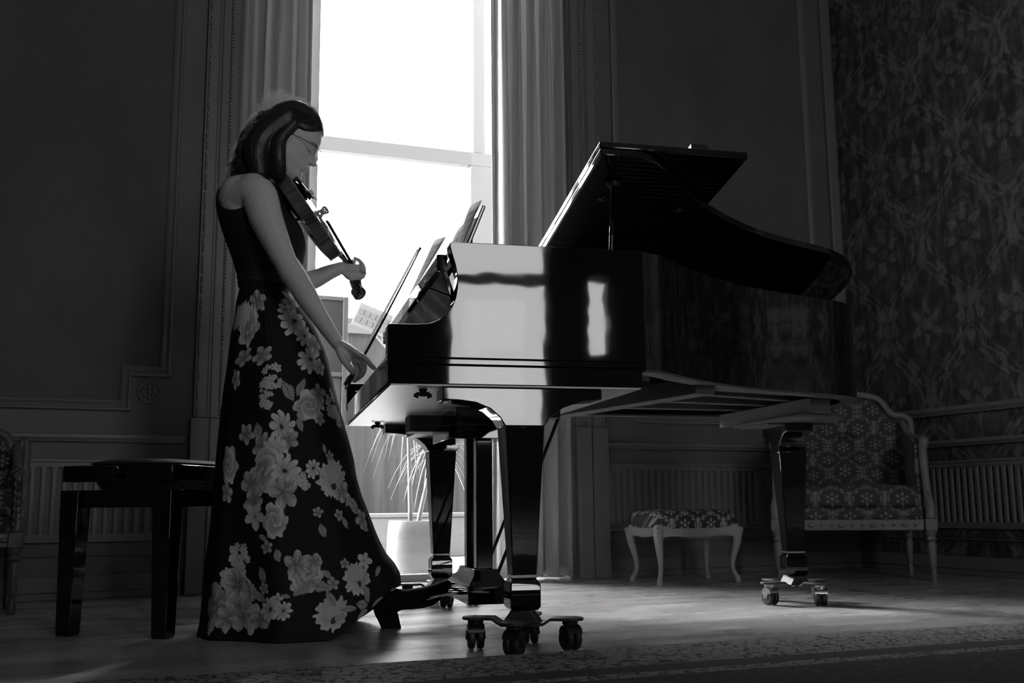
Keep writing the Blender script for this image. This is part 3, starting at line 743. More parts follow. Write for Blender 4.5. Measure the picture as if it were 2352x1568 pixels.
# ------------------------------------------------------------------ upholstery
def damask_mat(name, cell, lo, hi, rot=0):
    m = mat(name, .2, .8)
    v = coords(m, rot=(0, 0, 0))
    sep = N(m, 'ShaderNodeSeparateXYZ'); L(m, v, sep.inputs[0])
    cmb = N(m, 'ShaderNodeCombineXYZ'); L(m, math_(m, 'ADD', sep.outputs[0], math_(m, 'MULTIPLY', sep.outputs[1], .0)), cmb.inputs[0])
    L(m, math_(m, 'ADD', sep.outputs[2], math_(m, 'MULTIPLY', sep.outputs[1], .8)), cmb.inputs[2])
    wn = N(m, 'ShaderNodeTexNoise'); wn.inputs['Scale'].default_value = 14; L(m, v, wn.inputs['Vector'])
    wv = N(m, 'ShaderNodeVectorMath', operation='MULTIPLY_ADD'); L(m, wn.outputs['Color'], wv.inputs[0]); wv.inputs[1].default_value = (.012,) * 3; L(m, cmb.outputs[0], wv.inputs[2])
    L(m, damask(m, wv.outputs[0], cell, lo, hi, -.03), bsdf(m).inputs['Base Color'])
    bump(m, noise(m, v, 300, 2), .2, .001); return m
M_dam = damask_mat('rose_damask', (.17, .21), .06, .22)
M_chair = mat('aged_carving', .22, .45); bump(M_chair, noise(M_chair, coords(M_chair), 45, 4), .35, .004)
M_dam2 = damask_mat('footstool_damask', (.15, .17), .05, .42)
M_dam3 = damask_mat('dark_damask', (.16, .18), .02, .16)
M_carv = mat('painted_carving', .40, .45); bump(M_carv, noise(M_carv, coords(M_carv), 45, 4), .35, .004)
M_carvd = mat('dark_gilt_carving', .13, .4, metal=.2); bump(M_carvd, noise(M_carvd, coords(M_carvd), 45, 4), .35, .004)

def superloop(hw, hd, n=40, p=.45):
    return [(hw * (abs(cos(a)) ** p) * (1 if cos(a) > 0 else -1), hd * (abs(sin(a)) ** p) * (1 if sin(a) > 0 else -1)) for a in [2 * pi * i / n for i in range(n)]]
# ------------------------------------------------------------------ low footstool (local x long, y deep, origin at its centre)
sc_ = gnd(1515, 1345); d1 = Vector((cos(radians(22)), sin(radians(22)), 0)); d2 = Vector((-sin(radians(22)), cos(radians(22)), 0))
SW, SD = .48, .31
ctr = Vector((sc_.x, sc_.y, 0)) + d1 * (SW / 2 - .01) + d2 * (SD / 2 - .01)
stool = empty('footstool', ctr, radians(22), 'low carved footstool with flowered damask seat against the dado', 'footstool')
def cabriole(sx, sy):
    p = [(.235 * 0, 0)]
    m = MB(); dirv = Vector((sx, sy, 0)).normalized(); b = Vector((sx * (SW / 2 - .022), sy * (SD / 2 - .022), 0))
    pts = []; rad = []
    for z, o, r in ((0, .006, .013), (.012, .008, .016), (.028, .004, .013), (.06, -.014, .011), (.10, -.016, .0125), (.15, -.004, .0165), (.20, .010, .021), (.235, .012, .025), (.262, .004, .026), (.285, -.004, .022)):
        pts.append(b + dirv * o + Vector((0, 0, z))); rad.append(r)
    pc = catmull(pts, 3); rc = [np.interp(i / 3, range(len(rad)), rad) for i in range(len(pc))]
    m.tube(pc, rc, 10, up=dirv)
    fl = m.build('leg', M_carv, stool, smooth=True)
    k = MB()
    for z, r in ((.262, .012), (.248, .009), (.236, .007), (.225, .005)): k.ball(b + dirv * (.034 - (.262 - z) * .1) + Vector((0, 0, z)), r, 5, (1, 1, 1.2))
    k.build('knee_carving', M_carv, fl, smooth=True)
for sx in (-1, 1):
    for sy in (-1, 1): cabriole(sx, sy)
def apron(a, b, dip):
    a = Vector(a); b = Vector(b); t = (b - a); n = Vector((t.y, -t.x, 0)).normalized(); R = []
    for i in range(25):
        q = i / 24; dz = -dip * (cos(2 * pi * (q - .5)) * .5 + .5) + .018 * (1 if 0 else 0) + .022 * (abs(2 * q - 1) ** 4) * -1
        c = a + t * q
        R.append([c + n * .006 + Vector((0, 0, .285)), c + n * .009 + Vector((0, 0, .262 + dz * .5)), c + n * .014 + Vector((0, 0, .252 + dz)), c + n * .010 + Vector((0, 0, .243 + dz)), c - n * .012 + Vector((0, 0, .243 + dz)), c - n * .012 + Vector((0, 0, .285))])
    MB().loft(R).build('seat_rail', M_carv, stool, smooth='auto')
x_, y_ = SW / 2 - .015, SD / 2 - .015
apron((-x_, -y_, 0), (x_, -y_, 0), .018); apron((x_, -y_, 0), (x_, y_, 0), .015); apron((x_, y_, 0), (-x_, y_, 0), .018); apron((-x_, y_, 0), (-x_, -y_, 0), .015)
m = MB(); R = []
for z, k in ((.272, .96), (.285, 1.0), (.325, 1.01), (.345, .985), (.356, .93), (.361, .80), (.364, .5)):
    R.append([Vector((x * k, y * (k if k > .9 else k * .95), z - .012 * sin(pi * (x / SW + .5)) * 0)) for x, y in superloop(SW / 2, SD / 2, 48, .35)])
m.loft(R); m.build('seat_cushion', M_dam2, stool, smooth=True)

# ------------------------------------------------------------------ armchairs
def armchair(name, loc, rz, label, cat, W_, D_, seat, back_h, frame, cloth, cush, arm_h=.56, leaf=False, splat=True, cushion2=True):
    e = empty(name, loc, rz, label, cat)
    hw = W_ / 2
    def tleg(x, y, zt, r, splay=0):
        M_ = Matrix.Translation((x, y, 0))
        prof = [(r * .50, 0), (r * .62, .02), (r * .62, .05), (r * .45, .06), (r * .62, .07), (r * .95, zt - .07), (r * .7, zt - .055), (r * 1.1, zt - .045), (r * .8, zt - .03), (r * 1.15, zt - .012), (r * 1.1, zt)]
        MB().lathe(prof, 16, M_).build('leg', frame, e, smooth='auto')
    zt = seat - .035
    for x in (-hw + .028, hw - .028): tleg(x, 0, zt, .024); tleg(x * .82, D_ - .02, zt, .022)
    # seat rail, bowed front
    rail_ = []
    m = MB(); R = []
    pl = [(-hw, .0), (-hw * .6, -.018), (0, -.028), (hw * .6, -.018), (hw, 0), (hw * .9, D_ * .6), (hw * .8, D_), (-hw * .8, D_), (-hw * .9, D_ * .6)]
    m.prism(pl, zt, seat + .02, 'z'); r_ = m.build('seat_rail', frame, e, bevel=.006)
    m = MB()
    for k in range(15):
        q = (k + 1) / 16; x = -hw + W_ * q; y = -.030 * (1 - (2 * q - 1) ** 2) - .003
        m.ball((x, y, (zt + seat + .02) / 2), .0085 if k % 3 else .012, 5, (1.5 if k % 3 == 0 else 1, .5, .8))
    m.build('rail_carving', frame, r_, smooth=True)
    for x in (-hw + .026, hw - .026):
        MB().box(x - .028, x + .028, -.03, .03, zt - .002, seat + .022).build('corner_block', frame, e, bevel=.004)
    # arm posts and arms
    for s_ in (-1, 1):
        x = s_ * (hw - .026)
        pts = [(x, 0, seat + .02), (x + s_ * .004, .004, seat + .08), (x - s_ * .004, .01, seat + .15), (x - s_ * .010, .05, arm_h - .06), (x - s_ * .004, .045, arm_h - .01), (x, .10, arm_h + .012), (x - s_ * .01, .22, arm_h + .02), (x - s_ * hw * .1, D_ * .75, arm_h + .05), (x - s_ * hw * .16, D_ - .0, arm_h + .13)]
        rad = [.026, .023, .019, .020, .027, .020, .017, .017, .018]
        pc = catmull(pts, 5); rc = [np.interp(i / 5, range(len(rad)), rad) for i in range(len(pc))]
        a_ = MB().tube(pc, rc, 12).build('arm', frame, e, smooth=True)
        m = MB()
        for k in range(5): m.ball((x + s_ * .0, -.012, seat + .04 + k * .028), .012 - .001 * k, 5, (.9, .7, 1.5))
        if leaf:
            for k in range(7):
                for q in (-1, 1): m.tube([(x, -.014, seat + .03 + k * .03), (x + q * .016, -.020, seat + .052 + k * .03), (x + q * .010, -.018, seat + .072 + k * .03)], [.004, .006, .002], 6)
        m.build('leaf_carving', frame, a_, smooth=True)
    # back frame: arched
    bk = [(-hw * .84, seat), (-hw * .90, arm_h + .08), (-hw * .84, arm_h + .16), (-hw * .66, back_h - .12), (-hw * .50, back_h - .035), (-hw * .25, back_h - .004), (0, back_h + .006)]
    full = bk + [(-x, z) for x, z in reversed(bk[:-1])]
    def yb(z): return D_ - .02 + .10 * max(0, (z - seat)) / max(.1, back_h - seat)
    pc = catmull([(x, yb(z), z) for x, z in full], 6)
    b_ = MB().tube(pc, .019, 12).build('back_frame', frame, e, smooth=True)
    # upholstered back panel
    inn = [(x * .93, z - (.015 if z > arm_h else 0)) for x, z in full]; ic = catmull(inn, 4)
    m = MB(); cz = (seat + back_h) / 2; Rr = []
    for k, off in ((1, 0), (.97, -.012), (.85, -.022), (.5, -.028), (.02, -.03)):
        Rr.append([Vector((p[0] * k, yb(p[1]) + off, cz + (p[1] - cz) * k)) for p in ic])
    m.loft(Rr)
    m.loft([[Vector((p[0], yb(p[1]) + .018, p[1])) for p in ic], [Vector((p[0] * .02, yb(cz) + .02, cz)) for p in ic]])
    m.build('back_upholstery', cloth, e, smooth=True)
    # side panels of a closed armchair
    for s_ in (-1, 1):
        x0 = s_ * (hw - .045); x1 = s_ * hw * .84
        m = MB().add([(x0, .04, seat), (x1, D_, seat), (x1, D_ + .01, arm_h + .09), (x0, .07, arm_h - .01), (x0 - s_ * .03, .04, seat), (x1 - s_ * .03, D_, seat), (x1 - s_ * .03, D_ + .01, arm_h + .09), (x0 - s_ * .03, .07, arm_h - .01)],
            [(0, 1, 2, 3), (7, 6, 5, 4), (0, 4, 5, 1), (1, 5, 6, 2), (2, 6, 7, 3), (3, 7, 4, 0)])
        m.build('side_upholstery', cloth, e, bevel=.008)
    # seat deck and loose cushion
    def pad(z0, z1, wf, name, dy=0, puff=.01):
        m = MB(); R = []
        lp = superloop(hw * wf, D_ / 2 - .02, 44, .30)
        for q, k in ((0, .965), (.18, 1.0), (.6, 1.005), (.86, .97), (.97, .90), (1.0, .6), (1.0, .1)):
            R.append([Vector((x * k, D_ / 2 - .01 + dy + y * k, z0 + (z1 - z0) * q + (puff if q > .9 else 0) * (1 - k))) for x, y in lp])
        m.loft(R); return m.build(name, cloth, e, smooth=True)
    pad(seat + .015, seat + .085, .93, 'seat_deck', -.01)
    if cushion2: pad(seat + .083, seat + .185, .90, 'seat_cushion', -.004, .03)
    return e
armchair('armchair', Vector((1.725, 5.36, 0)), radians(-16), 'carved armchair with an arched damask back in the corner behind the tail leg', 'armchair', .80, .52, .285, 1.0, M_chair, M_dam, None, arm_h=.70)
lc_ = Vector((-2.04, 3.96, 0))
ch = armchair('armchair', lc_, radians(24), 'dark gilt oval-backed chair cut off by the left edge, beside the bench', 'chair', .36, .34, .285, .72, M_carvd, M_dam3, None, arm_h=.52, leaf=True, cushion2=True)

# ------------------------------------------------------------------ rug
M_rug = mat('woven_rug', .2, .95)
_v = coords(M_rug)
_sep = N(M_rug, 'ShaderNodeSeparateXYZ'); L(M_rug, _v, _sep.inputs[0])
_w = N(M_rug, 'ShaderNodeTexNoise'); _w.inputs['Scale'].default_value = 12; L(M_rug, _v, _w.inputs['Vector'])
_wv = N(M_rug, 'ShaderNodeVectorMath', operation='MULTIPLY_ADD'); L(M_rug, _w.outputs['Color'], _wv.inputs[0]); _wv.inputs[1].default_value = (.06,) * 3; L(M_rug, _v, _wv.inputs[2])
_vo = N(M_rug, 'ShaderNodeTexVoronoi', feature='DISTANCE_TO_EDGE'); _vo.inputs['Scale'].default_value = 26; L(M_rug, _wv.outputs[0], _vo.inputs['Vector'])
_n1 = noise(M_rug, _wv.outputs[0], 26, 3, .6, 1.0)
_vine = ramp(M_rug, _vo.outputs['Distance'], [(.0, .0), (.035, .0), (.06, 1)])
_blob = ramp(M_rug, _n1, [(.0, 1), (.57, 1), (.60, 0), (1, 0)])
_pat = math_(M_rug, 'MULTIPLY', _vine, _blob)
_border = ramp(M_rug, _pat, [(0, .03), (1, .24)])
_field = ramp(M_rug, math_(M_rug, 'MULTIPLY', _vine, _blob), [(0, .07), (1, .04)])
# y (depth into the rug from its far edge): outer border, plain band, stripe, field
_y = _sep.outputs[1]
_band = ramp(M_rug, math_(M_rug, 'DIVIDE', _y, 1.0), [(0, .32), (.012, .32), (.013, .02), (.018, .02), (.019, 1)])
_c = mixc(M_rug, ramp(M_rug, _y, [(0, 0), (.299, 0), (.301, 1)]), _border, .05)
_c = mixc(M_rug, ramp(M_rug, _y, [(0, 0), (.389, 0), (.391, 1)]), _c, _border)
_c = mixc(M_rug, ramp(M_rug, _y, [(0, 0), (.449, 0), (.451, 1)]), _c, _field)
L(M_rug, _c, bsdf(M_rug).inputs['Base Color']); bump(M_rug, noise(M_rug, _v, 700, 2), .3, .001)
RC = gnd(1000, 1523) - (gnd(2352, 1436) - gnd(1000, 1523)).normalized() * .845; RC.z = 0
re_ = gnd(2352, 1436) - gnd(1000, 1523); RA = atan2(re_.y, re_.x)
rug = MB().box(0, 4.2, -2.2, 0, .0, .010).build('rug', M_rug, None, bevel=.003)
# local y axis flipped so the pattern distance grows from the far edge
rug.location = RC; rug.rotation_euler = (0, 0, RA)
for v_ in rug.data.vertices: v_.co.y = -v_.co.y
rug.data.flip_normals(); rug.scale = (1, -1, 1)
tag(rug, 'patterned woven rug with a fringed end lying in front of the piano', 'rug')
m = MB(); rr = random.Random(2)
for k in range(150):
    y = .008 + k * 2.18 / 150; d = rr.uniform(-.02, .02)
    m.tube([(0.004, y, .006), (-.03, y + d * .4, .007), (-.065 - rr.uniform(0, .012), y + d, .003)], [.0022, .002, .0012], 4)
f_ = m.build('fringe', mat('rug_fringe', .35, .95), rug, smooth=True)
# ------------------------------------------------------------------ the violinist
M_skin = mat('skin', .68, .48, spec=.4)
M_skin.node_tree.nodes['Principled BSDF'].inputs['Subsurface Weight'].default_value = .25
M_skin.node_tree.nodes['Principled BSDF'].inputs['Subsurface Scale'].default_value = .02
M_skin.node_tree.nodes['Principled BSDF'].inputs['Subsurface Radius'].default_value = (.5, .5, .5)
bump(M_skin, noise(M_skin, coords(M_skin), 120, 3), .05, .001)
M_bod = mat('black_lace', .006, .7); bump(M_bod, noise(M_bod, coords(M_bod), 220, 2), .5, .001)
M_boot = mat('black_suede', .004, .85, spec=.2)
M_hair = mat('dark_hair', .035, .45, spec=.4)
_t = N(M_hair, 'ShaderNodeBsdfTranslucent'); _t.inputs[0].default_value = (.16, .16, .16, 1); _mx = N(M_hair, 'ShaderNodeMixShader'); _mx.inputs[0].default_value = .3
M_hairs = mat('hair_mass', .022, .42, coat=.12, coat_rough=.3); bump(M_hairs, noise(M_hairs, coords(M_hairs, scale=(60, 60, 8)), 3, 4), .5, .004)
L(M_hair, bsdf(M_hair).outputs[0], _mx.inputs[1]); L(M_hair, _t.outputs[0], _mx.inputs[2]); L(M_hair, _mx.outputs[0], M_hair.node_tree.nodes['Material Output'].inputs[0])
WO = gnd(640, 1447); WO.z = 0
person = empty('person', WO, 0, 'woman in a long floral skirt holding a violin under her chin and a bow', 'person')
def P(px, py, Y): return atY(px, py, Y) - WO     # point in the person's own frame
def wbuild(m, name, mt, parent=None, **k): return m.build(name, mt, parent or person, **k)

def capsule(m, pts, rad, n=14, flat=1.0, up=None):
    pts = [Vector(p) for p in pts]
    pc = catmull(pts, 5) if len(pts) > 2 else pts
    rc = [float(np.interp(i / 5, range(len(rad)), rad)) for i in range(len(pc))] if len(pts) > 2 else rad
    pc = [Vector(p) for p in pc]
    # rounded ends
    t0 = (pc[0] - pc[1]).normalized(); t1 = (pc[-1] - pc[-2]).normalized()
    A = [pc[0] + t0 * rc[0] * s for s in (.98, .8, .45)]; AR = [rc[0] * s for s in (.12, .6, .9)]
    B = [pc[-1] + t1 * rc[-1] * s for s in (.45, .8, .98)]; BR = [rc[-1] * s for s in (.9, .6, .12)]
    m.tube(A + pc + B, AR + list(rc) + BR, n, True, flat, up)

# ---- head, local frame: x forward, y to her left, z up, origin at the ear
YH = 3.42
HP = radians(31)
HO = P(666, 334, YH)
HM = Matrix.Translation(HO) @ Matrix.Rotation(radians(7), 4, 'Z') @ Matrix.Rotation(HP, 4, 'Y') @ Matrix.Scale(.98, 4)
up_ = [.137, .133, .122, .108, .092, .072, .052, .036, .026, .010, -.004, -.016, -.028, -.038, -.046, -.054, -.064, -.078, -.090, -.100, -.107, -.111]
fr_ = [.006, .022, .044, .060, .073, .083, .089, .086, .083, .084, .086, .088, .090, .093, .0945, .0935, .0905, .0935, .0925, .086, .070, .040]
bk_ = [-.020, -.040, -.064, -.084, -.096, -.103, -.105, -.105, -.104, -.101, -.097, -.092, -.086, -.080, -.076, -.071, -.064, -.054, -.044, -.034, -.020, -.004]
hw_ = [.012, .030, .050, .063, .072, .0765, .0775, .077, .0765, .075, .0735, .072, .070, .068, .066, .0635, .060, .053, .045, .036, .025, .010]
def head_mesh(m, grow=0.0, detail=True):
    R = []; zs = np.concatenate([np.linspace(.137, .05, 34), np.linspace(.047, -.111, 88)])
    o = np.argsort(up_)
    ua = np.array(up_)[o]
    for z in zs:
        f = np.interp(z, ua, np.array(fr_)[o]) + grow; b = np.interp(z, ua, np.array(bk_)[o]) - grow; w = np.interp(z, ua, np.array(hw_)[o]) + grow
        c = (f * .35 + b * .65); ring = []
        nn = 150
        for k in range(nn):
            a = 2 * pi * k / nn
            a = a - .35 * sin(a) if True else a
            ca, sa = cos(a), sin(a)
            if ca > 0:
                p = 1.0 if z > .0 else 1.12
                x = c + (f - c) * abs(ca) ** (.92 * p); y = w * (1 if sa > 0 else -1) * abs(sa) ** .95
                if z < .02: y *= 1 - .20 * smooth_step(.02, -.08, z) * (x - c) / (f - c)
            else:
                x = c - (c - b) * abs(ca) ** .95; y = w * (1 if sa > 0 else -1) * abs(sa) ** .95
            if detail and ca > 0:
                g = lambda y0, z0, sy, sz: math.exp(-((abs(y) - y0) / sy) ** 2 - ((z - z0) / sz) ** 2)
                if z > -.030 and z < .040:
                    q = min(1, max(0, (.036 - z) / .050)); hN = .003 + .0285 * q ** 1.25; wN = .0055 + .006 * q
                    if z < -.014: hN *= max(0, 1 - ((-.014 - z) / .013)) ** .6
                    x += hN * math.exp(-(y / wN) ** 2)
                    x += .011 * g(.0125, -.013, .006, .007)
                x -= .012 * g(.031, .018, .013, .011); x += .0095 * g(.031, .015, .0105, .0085)
                x -= .0025 * g(.031, .0125, .013, .0016)
                x += .004 * g(.028, .040, .020, .006)
                x += .0065 * g(0, -.0405, .019, .0045); x += .0065 * g(0, -.052, .017, .0048); x -= .0045 * g(0, -.0462, .024, .0018)
                x -= .0025 * g(0, -.033, .004, .004)
                x += .004 * g(.040, -.004, .02, .018)
                x += .003 * g(0, -.084, .016, .012)
            ring.append(HM @ Vector((x, y, z)))
        R.append(ring)
    m.loft(R)
body = MB(); head_mesh(body)
# ears
for s_ in (-1, 1):
    body.ball(HM @ Vector((-.004, s_ * .076, -.004)), .017, 8, (1, .45, 1.7), HM.to_3x3().to_4x4())
# neck
NB = P(588, 420, 3.46)
capsule(body, [HM @ Vector((-.018, 0, -.03)), HM @ Vector((-.030, 0, -.085)), P(610, 400, 3.45), NB + Vector((0, 0, -.02))], [.054, .052, .053, .062], 20)
# torso rings, traced as silhouettes of the side view: image row, back x, front x, half depth, centre depth
TY = 3.46
tor = [(402, 560, 625, .050), (416, 535, 640, .085), (432, 520, 648, .135), (455, 511, 652, .158), (485, 509, 662, .158), (520, 516, 684, .150), (555, 527, 694, .143), (590, 540, 692, .135), (625, 551, 676, .125), (655, 559, 660, .122), (690, 556, 672, .140), (730, 548, 690, .163), (775, 542, 700, .172), (820, 548, 700, .160)]
def torso_rings(grow=0.0, rows=None, n=72):
    A = np.array(tor, float); ys = rows if rows is not None else np.linspace(402, 820, 60); R = []
    cs = [np.array(q) for q in catmull([tuple(r) for r in tor], 8)]; C_ = np.array(cs)
    for y in ys:
        xl, xr, hd = [float(np.interp(y, C_[:, 0], C_[:, i])) for i in (1, 2, 3)]
        a, b = P(xl, y, TY), P(xr, y, TY); c = (a + b) / 2; hx = (b.x - a.x) / 2 + grow; hd += grow
        ring = []
        for k in range(n):
            t = 2 * pi * k / n - pi / 2
            ring.append(Vector((c.x + hx * (abs(cos(t)) ** .9) * (1 if cos(t) > 0 else -1), c.y + hd * (abs(sin(t)) ** .85) * (1 if sin(t) > 0 else -1), c.z)))
        R.append(ring)
    return R
body.loft(torso_rings())
# legs inside the skirt
HIPR, HIPL = P(615, 800, 3.37), P(615, 800, 3.55)
ANK_R = gnd(882, 1400) - WO; ANK_R = P(893, 1368, 3.50)
ANK_L = P(610, 1385, 3.56)
capsule(body, [HIPR, P(700, 1060, 3.38), P(750, 1130, 3.40), P(830, 1280, 3.45), ANK_R], [.085, .058, .052, .045, .034], 16)
capsule(body, [HIPL, P(620, 1060, 3.54), P(618, 1130, 3.54), P(612, 1280, 3.55), ANK_L], [.085, .058, .052, .045, .034], 16)
# right arm
SH = P(593, 448, 3.315)
capsule(body, [P(562, 452, 3.36), SH, P(611, 500, 3.29), P(639, 566, 3.255), P(655, 600, 3.235), P(672, 630, 3.22)], [.066, .061, .055, .0425, .037, .0385], 20)
capsule(body, [P(662, 610, 3.23), P(680, 640, 3.215), P(704, 680, 3.19), P(732, 725, 3.165), P(761, 768, 3.14), P(776, 789, 3.13)], [.0375, .0385, .0355, .0285, .0225, .021], 20)
capsule(body, [P(562, 440, 3.37), P(580, 428, 3.33), P(592, 436, 3.31)], [.048, .045, .045], 16)
# left arm (far side) up to the violin neck
capsule(body, [P(600, 440, 3.60), P(635, 520, 3.66), P(662, 600, 3.72), P(682, 652, 3.74)], [.056, .050, .042, .038], 18)
capsule(body, [P(682, 652, 3.74), P(720, 642, 3.76), P(755, 626, 3.78), P(786, 614, 3.79)], [.038, .036, .029, .0225], 18)

def finger(m, pts, r0, r1):
    n = len(pts); capsule(m, pts, [r0 + (r1 - r0) * i / (n - 1) for i in range(n)], 12)
# right hand: back of the hand, index stretched to the key block, others curled on the bow, thumb beneath
def palm(m, a, b, w0, w1, th, side):
    """flat tapering palm from wrist a to knuckles b; side = direction across the palm"""
    a, b, side = Vector(a), Vector(b), Vector(side).normalized(); t = (b - a).normalized(); side = (side - t * side.dot(t)).normalized(); nrm = t.cross(side)
    R = []
    for q, wk, tk in ((-.15, .75, .8), (0, .85, .95), (.25, .95, 1.05), (.5, 1, 1.1), (.8, 1, .95), (1, .95, .8), (1.08, .8, .55)):
        c = a + (b - a) * q; w = (w0 + (w1 - w0) * max(0, min(1, q))) * wk
        R.append([c + side * w * cos(2 * pi * k / 20) + nrm * th * tk * sin(2 * pi * k / 20) for k in range(20)])
    m.loft(R)
rw, rk = P(777, 788, 3.13), P(823, 818, 3.105)
rs = (Vector((.25, .80, -.45))).normalized()      # across the knuckles: index nearest the top
palm(body, rw, rk, .021, .034, .0145, rs)
kn = [rk + rs * o for o in (-.027, -.009, .009, .027)]
finger(body, [P(826, 815, 3.09), P(838, 822, 3.08), P(850, 836, 3.075), P(859, 845, 3.075)], .0098, .0072)          # index
finger(body, [P(822, 824, 3.105), P(836, 838, 3.10), P(834, 856, 3.10), P(823, 868, 3.10)], .0098, .0075)          # middle
finger(body, [P(818, 826, 3.12), P(830, 846, 3.12), P(826, 864, 3.12), P(814, 874, 3.12)], .0094, .0072)           # ring
finger(body, [P(812, 826, 3.135), P(820, 848, 3.14), P(815, 862, 3.14), P(806, 868, 3.14)], .0084, .0065)          # little
finger(body, [P(779, 803, 3.10), P(788, 824, 3.085), P(801, 842, 3.08), P(811, 855, 3.085)], .0125, .0088)         # thumb
capsule(body, [P(778, 795, 3.12), P(790, 816, 3.10), P(800, 826, 3.10)], [.015, .015, .010], 12)
# left hand round the violin neck
HY = 3.79
lw, lk = P(786, 615, HY), P(826, 623, HY)
palm(body, lw, lk, .019, .027, .0165, (.15, .25, -1))
capsule(body, [P(790, 622, HY), P(804, 634, HY), P(820, 634, HY)], [.014, .0165, .013], 12)
finger(body, [P(828, 616, HY - .008), P(836, 622, HY - .012), P(834, 610, HY - .012), P(826, 599, HY - .008), P(815, 593, HY)], .0095, .0068)   # index, raised
finger(body, [P(829, 623, HY), P(837, 628, HY + .008), P(834, 622, HY + .03), P(822, 616, HY + .035)], .0094, .0074)
finger(body, [P(828, 630, HY + .004), P(834, 635, HY + .012), P(830, 630, HY + .034), P(819, 624, HY + .038)], .0092, .0072)
finger(body, [P(822, 636, HY + .006), P(828, 640, HY + .014), P(824, 636, HY + .034)], .0084, .0066)
finger(body, [P(794, 607, HY + .008), P(804, 601, HY + .020), P(814, 601, HY + .030)], .0115, .0085)              # thumb, behind the neck
def remesh_build(m, name, mt, vox, smooth=6, parent=None):
    o = m.build(name, mt, parent)
    r = o.modifiers.new('r', 'REMESH'); r.mode = 'VOXEL'; r.voxel_size = vox; r.adaptivity = 0
    s = o.modifiers.new('s', 'SMOOTH'); s.factor = .5; s.iterations = smooth
    bpy.context.view_layer.update()
    dg = bpy.context.evaluated_depsgraph_get(); me = bpy.data.meshes.new_from_object(o.evaluated_get(dg))
    me.polygons.foreach_set('use_smooth', [True] * len(me.polygons))
    o.modifiers.clear(); o.data = me; me.materials.clear(); me.materials.append(mt); me.name = name
    return o
bo = remesh_build(body, 'body', M_skin, .0026, 5, person)

# ---- bodice
NBC = 340; rows = np.linspace(404, 662, 260); R = torso_rings(.0045, rows, NBC)
AC = P(568, 452, TY); 
m = MB(); idx = {}
for j, r in enumerate(R):
    for k, p in enumerate(r): idx[(j, k)] = len(m.v); m.v.append(tuple(p))
def hole(p):
    s_ = p.y - (TY - WO.y)
    if abs(s_) < .035: return False
    a = (p.x - AC.x) / .083; b = (p.z - AC.z) / .088
    if s_ < 0: return a * a + b * b < 1 or (p.z > AC.z + .02 and abs(s_) > .07)
    return a * a + b * b < 1 or (p.z > AC.z + .02 and abs(s_) > .07)
for j in range(len(R) - 1):
    for k in range(NBC):
        q = [(j, k), (j, (k + 1) % NBC), (j + 1, (k + 1) % NBC), (j + 1, k)]
        c = sum((Vector(m.v[idx[t]]) for t in q), Vector()) / 4
        if not hole(c): m.f.append(tuple(idx[t] for t in q))
bd = m.build('bodice', M_bod, person, smooth=True); s_ = bd.modifiers.new('t', 'SOLIDIFY'); s_.thickness = .003; s_.offset = 1
cs_ = bd.modifiers.new('s', 'SMOOTH'); cs_.factor = .5; cs_.iterations = 6
m = MB(); R = torso_rings(.0065, np.linspace(640, 664, 5), 90); m.loft([[p for p in r] for r in R], False)
wb_ = m.build('waistband', M_bod, person, smooth=True); s_ = wb_.modifiers.new('t', 'SOLIDIFY'); s_.thickness = .003
m = MB()
for y in (644, 655):
    r = torso_rings(.0100, [y], 90)[0]
    for k in range(0, 90): 
        if k % 2 == 0: m.tube([r[k], (r[k] + r[(k + 1) % 90]) / 2, r[(k + 1) % 90]], .0013, 5)
m.build('stitching', mat('grey_thread', .06, .8), wb_)
# collar of the halter
cn = [P(600 + 0, 405, TY)]
m = MB(); cc = P(600, 402, 3.455)
m.tube([cc + Vector((.060 * cos(a) - .008, .062 * sin(a), .012 - .030 * cos(a))) for a in [2 * pi * k / 40 for k in range(41)]], .008, 10, False)
m.build('collar', M_bod, person, smooth=True)

# ---- skirt
Lx = [(656, 561), (670, 557), (700, 549), (740, 545), (780, 538), (850, 530), (900, 523), (960, 516), (1060, 507), (1150, 500), (1200, 497), (1260, 490), (1300, 485), (1380, 478), (1425, 474), (1449, 468)]
Rx = [(656, 657), (670, 668), (700, 692), (740, 716), (757, 728), (804, 746), (889, 765), (957, 783), (1007, 797), (1056, 810), (1095, 815), (1144, 828), (1200, 848), (1259, 867), (1304, 884), (1340, 905), (1380, 918), (1449, 920)]
Dx = [(656, .128), (700, .150), (780, .185), (900, .205), (1060, .235), (1200, .262), (1300, .28), (1449, .30)]
NR, NC = 640, 860
rowsY = np.linspace(656, 1448, NR)
